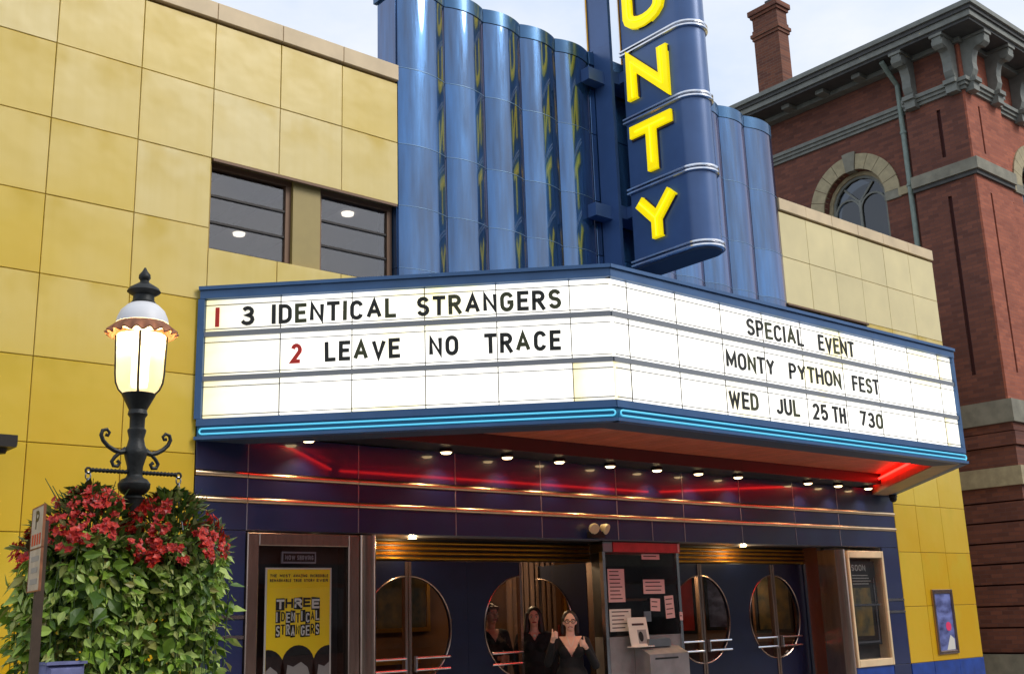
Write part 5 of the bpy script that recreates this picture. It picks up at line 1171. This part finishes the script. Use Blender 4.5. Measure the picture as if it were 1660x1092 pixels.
def person(label, loc, rotz, h, pose, hair, skin='skin', glasses=False, headturn=0, tag_hair='hair_dark'):
    o = thing('person', label, 'person', loc, group='people in the cinema doorway')
    k = h/1.65; m4 = Matrix.Translation(loc) @ Matrix.Rotation(rotz, 4, 'Z') @ Matrix.Scale(k, 4)
    b = MB()
    # legs, pelvis, trunk, neck
    for s_ in (-1, 1):
        capsule(b, (s_*.09, 0, .90), .085, (s_*.085, -.01, .50), .056); capsule(b, (s_*.085, -.01, .50), .054, (s_*.085, .02, .09), .036); capsule(b, (s_*.085, .03, .035), .034, (s_*.09, -.13, .03), .028)
    b.ball((0, .01, .95), (.165, .115, .14), 16, 10); b.ball((0, .0, 1.10), (.125, .095, .16), 16, 10); b.ball((0, .0, 1.25), (.155, .10, .14), 16, 10)
    for s_ in (-1, 1): b.ball((s_*.07, -.075, 1.22), (.06, .055, .06), 12, 8)
    capsule(b, (-.12, .015, 1.335), .052, (.12, .015, 1.335), .052); capsule(b, (0, .02, 1.33), .058, (0, .0, 1.46), .048)
    for s_, ar in ((-1, pose[0]), (1, pose[1])):
        sh_, el_, wr_ = Vector((s_*.165, .015, 1.325)), Vector(ar['e']), Vector(ar['w'])
        capsule(b, sh_, .05, el_, .038); capsule(b, el_, .038, wr_, .024)
        fw_ = (wr_-el_).normalized() if 'f' not in ar else Vector(ar['f'])
        hand(b, wr_, ar['u'], fw_, ar['s'])
    # head
    T = Matrix.Translation((0, 0, 1.545)) @ Matrix.Rotation(R(headturn), 4, 'Z')
    hb = MB(); hb.ball((0, .012, .018), (.073, .092, .098), 18, 12); hb.ball((0, -.022, -.045), (.052, .062, .068), 16, 10); capsule(hb, (0, -.07, -.10+.022), .022, (0, -.055, -.078), .03)
    capsule(hb, (0, -.082, .012), .010, (0, -.104, -.024), .014, 8); capsule(hb, (0, -.10, -.026), .012, (0, -.09, -.03), .017, 8)
    capsule(hb, (-.022, -.076, -.056), .009, (.022, -.076, -.056), .009, 8); capsule(hb, (-.04, -.068, .022), .012, (.04, -.068, .022), .012, 8)
    for s_ in (-1, 1): hb.ball((s_*.074, .012, -.005), (.012, .022, .032), 8, 6); hb.ball((s_*.038, -.062, -.02), (.022, .02, .018), 8, 6)
    b.add([T @ Vector(v) for v in hb.v], hb.f)
    bd = fuse('body', b, skin, o, m4, .0065, 1)
    hm_ = m4 @ T
    for s_ in (-1, 1):
        put('eye', MB().ball((s_*.030, -.083, .004), (.013, .007, .007), 10, 6).mesh('eye', 'pearl', True), bd, mtx=hm_); put('iris', MB().ball((s_*.030, -.089, .004), (.006, .003, .006), 8, 6).mesh('iris', 'eye', True), bd, mtx=hm_)
        put('eyebrow', MB().tube([(s_*.014, -.092, .026), (s_*.032, -.090, .031), (s_*.05, -.078, .025)], .0035, 6).mesh('eyebrow', tag_hair), bd, mtx=hm_)
    if glasses: put('teeth', MB().ball((0, -.091, -.058), (.020, .007, .005), 12, 6).mesh('teeth', 'pearl', True), bd, mtx=hm_)
    put('lips', MB().ball((0, -.087, -.058), (.028, .009, .010), 12, 6).mesh('lips', 'lips', True), bd, mtx=hm_)
    if glasses:
        g = put('glasses', MB().tube([(-.008, -.102, .006), (.008, -.102, .006)], .003, 6).mesh('glasses', 'ink_black'), o, mtx=hm_)
        for s_ in (-1, 1):
            put('lens_rim', MB().tube([(s_*.034+.026*math.cos(R(30*q)), -.1, .003+.019*math.sin(R(30*q))) for q in range(12)], .003, 6, closed=True).mesh('lens_rim', 'ink_black', True), g, mtx=hm_)
            put('temple', MB().tube([(s_*.06, -.098, .006), (s_*.08, -.03, .008), (s_*.08, .02, .004)], .0025, 6).mesh('temple', 'ink_black'), g, mtx=hm_)
    hr = MB()
    if hair == 'bun':
        hr.ball((0, .03, .038), (.088, .094, .092), 18, 12); hr.ball((0, .125, .03), (.04, .04, .04), 12, 8)
        for s_ in (-1, 1): capsule(hr, (s_*.078, .02, .03), .022, (s_*.082, .03, -.12), .026)
    elif hair == 'long':
        hr.ball((0, .026, .036), (.088, .096, .094), 18, 12)
        for s_ in (-1, 1): capsule(hr, (s_*.074, .0, .03), .032, (s_*.092, -.015, -.16), .036); capsule(hr, (s_*.05, .06, 0), .05, (s_*.06, .07, -.2), .045)
    else:
        hr.ball((0, .028, .036), (.09, .098, .094), 18, 12)
        for s_ in (-1, 1): capsule(hr, (s_*.076, .02, .03), .03, (s_*.08, .02, -.06), .026)
        capsule(hr, (-.05, -.07, .072), .022, (.05, -.065, .066), .024)
    fuse('hair', hr, tag_hair, o, hm_, .006, 1, cut=lambda c: c.y < -.055 and abs(c.x) < .06 and c.z < .06)
    # black dress: trunk and sleeves a little larger than the body, V neck cut out
    dr = MB()
    dr.ball((0, .01, .95), (.185, .135, .16), 16, 10); dr.ball((0, 0, 1.10), (.143, .112, .18), 16, 10); dr.ball((0, 0, 1.25), (.17, .114, .145), 16, 10)
    for s_ in (-1, 1): dr.ball((s_*.07, -.078, 1.22), (.068, .063, .068), 12, 8)
    capsule(dr, (-.125, .018, 1.33), .06, (.125, .018, 1.33), .06); capsule(dr, (0, .01, .92), .17, (0, .01, .50), .20, 20)
    for s_, ar in ((-1, pose[0]), (1, pose[1])):
        sh_, el_, wr_ = Vector((s_*.165, .015, 1.32)), Vector(ar['e']), Vector(ar['w'])
        capsule(dr, sh_, .06, el_, .048); capsule(dr, el_, .048, el_+(wr_-el_)*.82, .036)
    vb = {'bun': 1.17, 'long': 1.28, 'short': 1.25}[hair]
    fuse('dress', dr, 'black_cloth', o, m4, .009, 1, cut=lambda c: (c.y < .02 and abs(c.x) < (c.z-vb)*.62 and c.z > vb) or (abs(c.x) < .075 and c.z > 1.36))
    if hair == 'bun': put('pendant', MB().tube([(-.05, -.05, 1.40), (-.02, -.10, 1.31), (0, -.115, 1.27), (.02, -.10, 1.31), (.05, -.05, 1.40)], .003, 5).mesh('pendant', 'pearl'), o, mtx=m4)
    if hair == 'long': put('pendant', MB().ball((0, -.10, 1.335), .018, 10, 7).mesh('pendant', 'pearl', True), o, mtx=m4)
    return o
up_ = (0, 0, 1)
thumbs = ({'e': (-.27, -.09, 1.10), 'w': (-.21, -.24, 1.36), 'u': (0, 0, 1), 's': (1, 0, 0), 'f': (.2, -.6, .55)}, {'e': (.27, -.06, 1.06), 'w': (.155, -.23, 1.275), 'u': (-.15, 0, 1), 's': (-1, 0, 0), 'f': (-.35, -.6, .4)})
down = ({'e': (-.235, .05, 1.06), 'w': (-.20, -.04, .83), 'u': (0, -1, 0), 's': (1, 0, 0)}, {'e': (.235, .05, 1.06), 'w': (.20, -.04, .83), 'u': (0, -1, 0), 's': (-1, 0, 0)})
fold = ({'e': (-.22, -.02, 1.08), 'w': (.02, -.19, 1.07), 'u': (0, 0, 1), 's': (0, -1, 0)}, {'e': (.22, -.02, 1.08), 'w': (.05, -.20, 1.02), 'u': (0, 0, 1), 's': (0, -1, 0)})
person('smiling person in black V neck dress and glasses giving two thumbs up', (8.90, .17, .0), R(-40), 1.635, thumbs, 'bun', glasses=True)
person('person in black with long dark hair standing behind the one giving thumbs up', (9.04, .95, .03), R(-40), 1.67, down, 'long', skin='skin_dim')
person('person in black with reddish hair behind the round door window', (8.50, 1.10, .03), R(-15), 1.72, fold, 'short', skin='skin_dim', headturn=10, tag_hair='hair_brown')
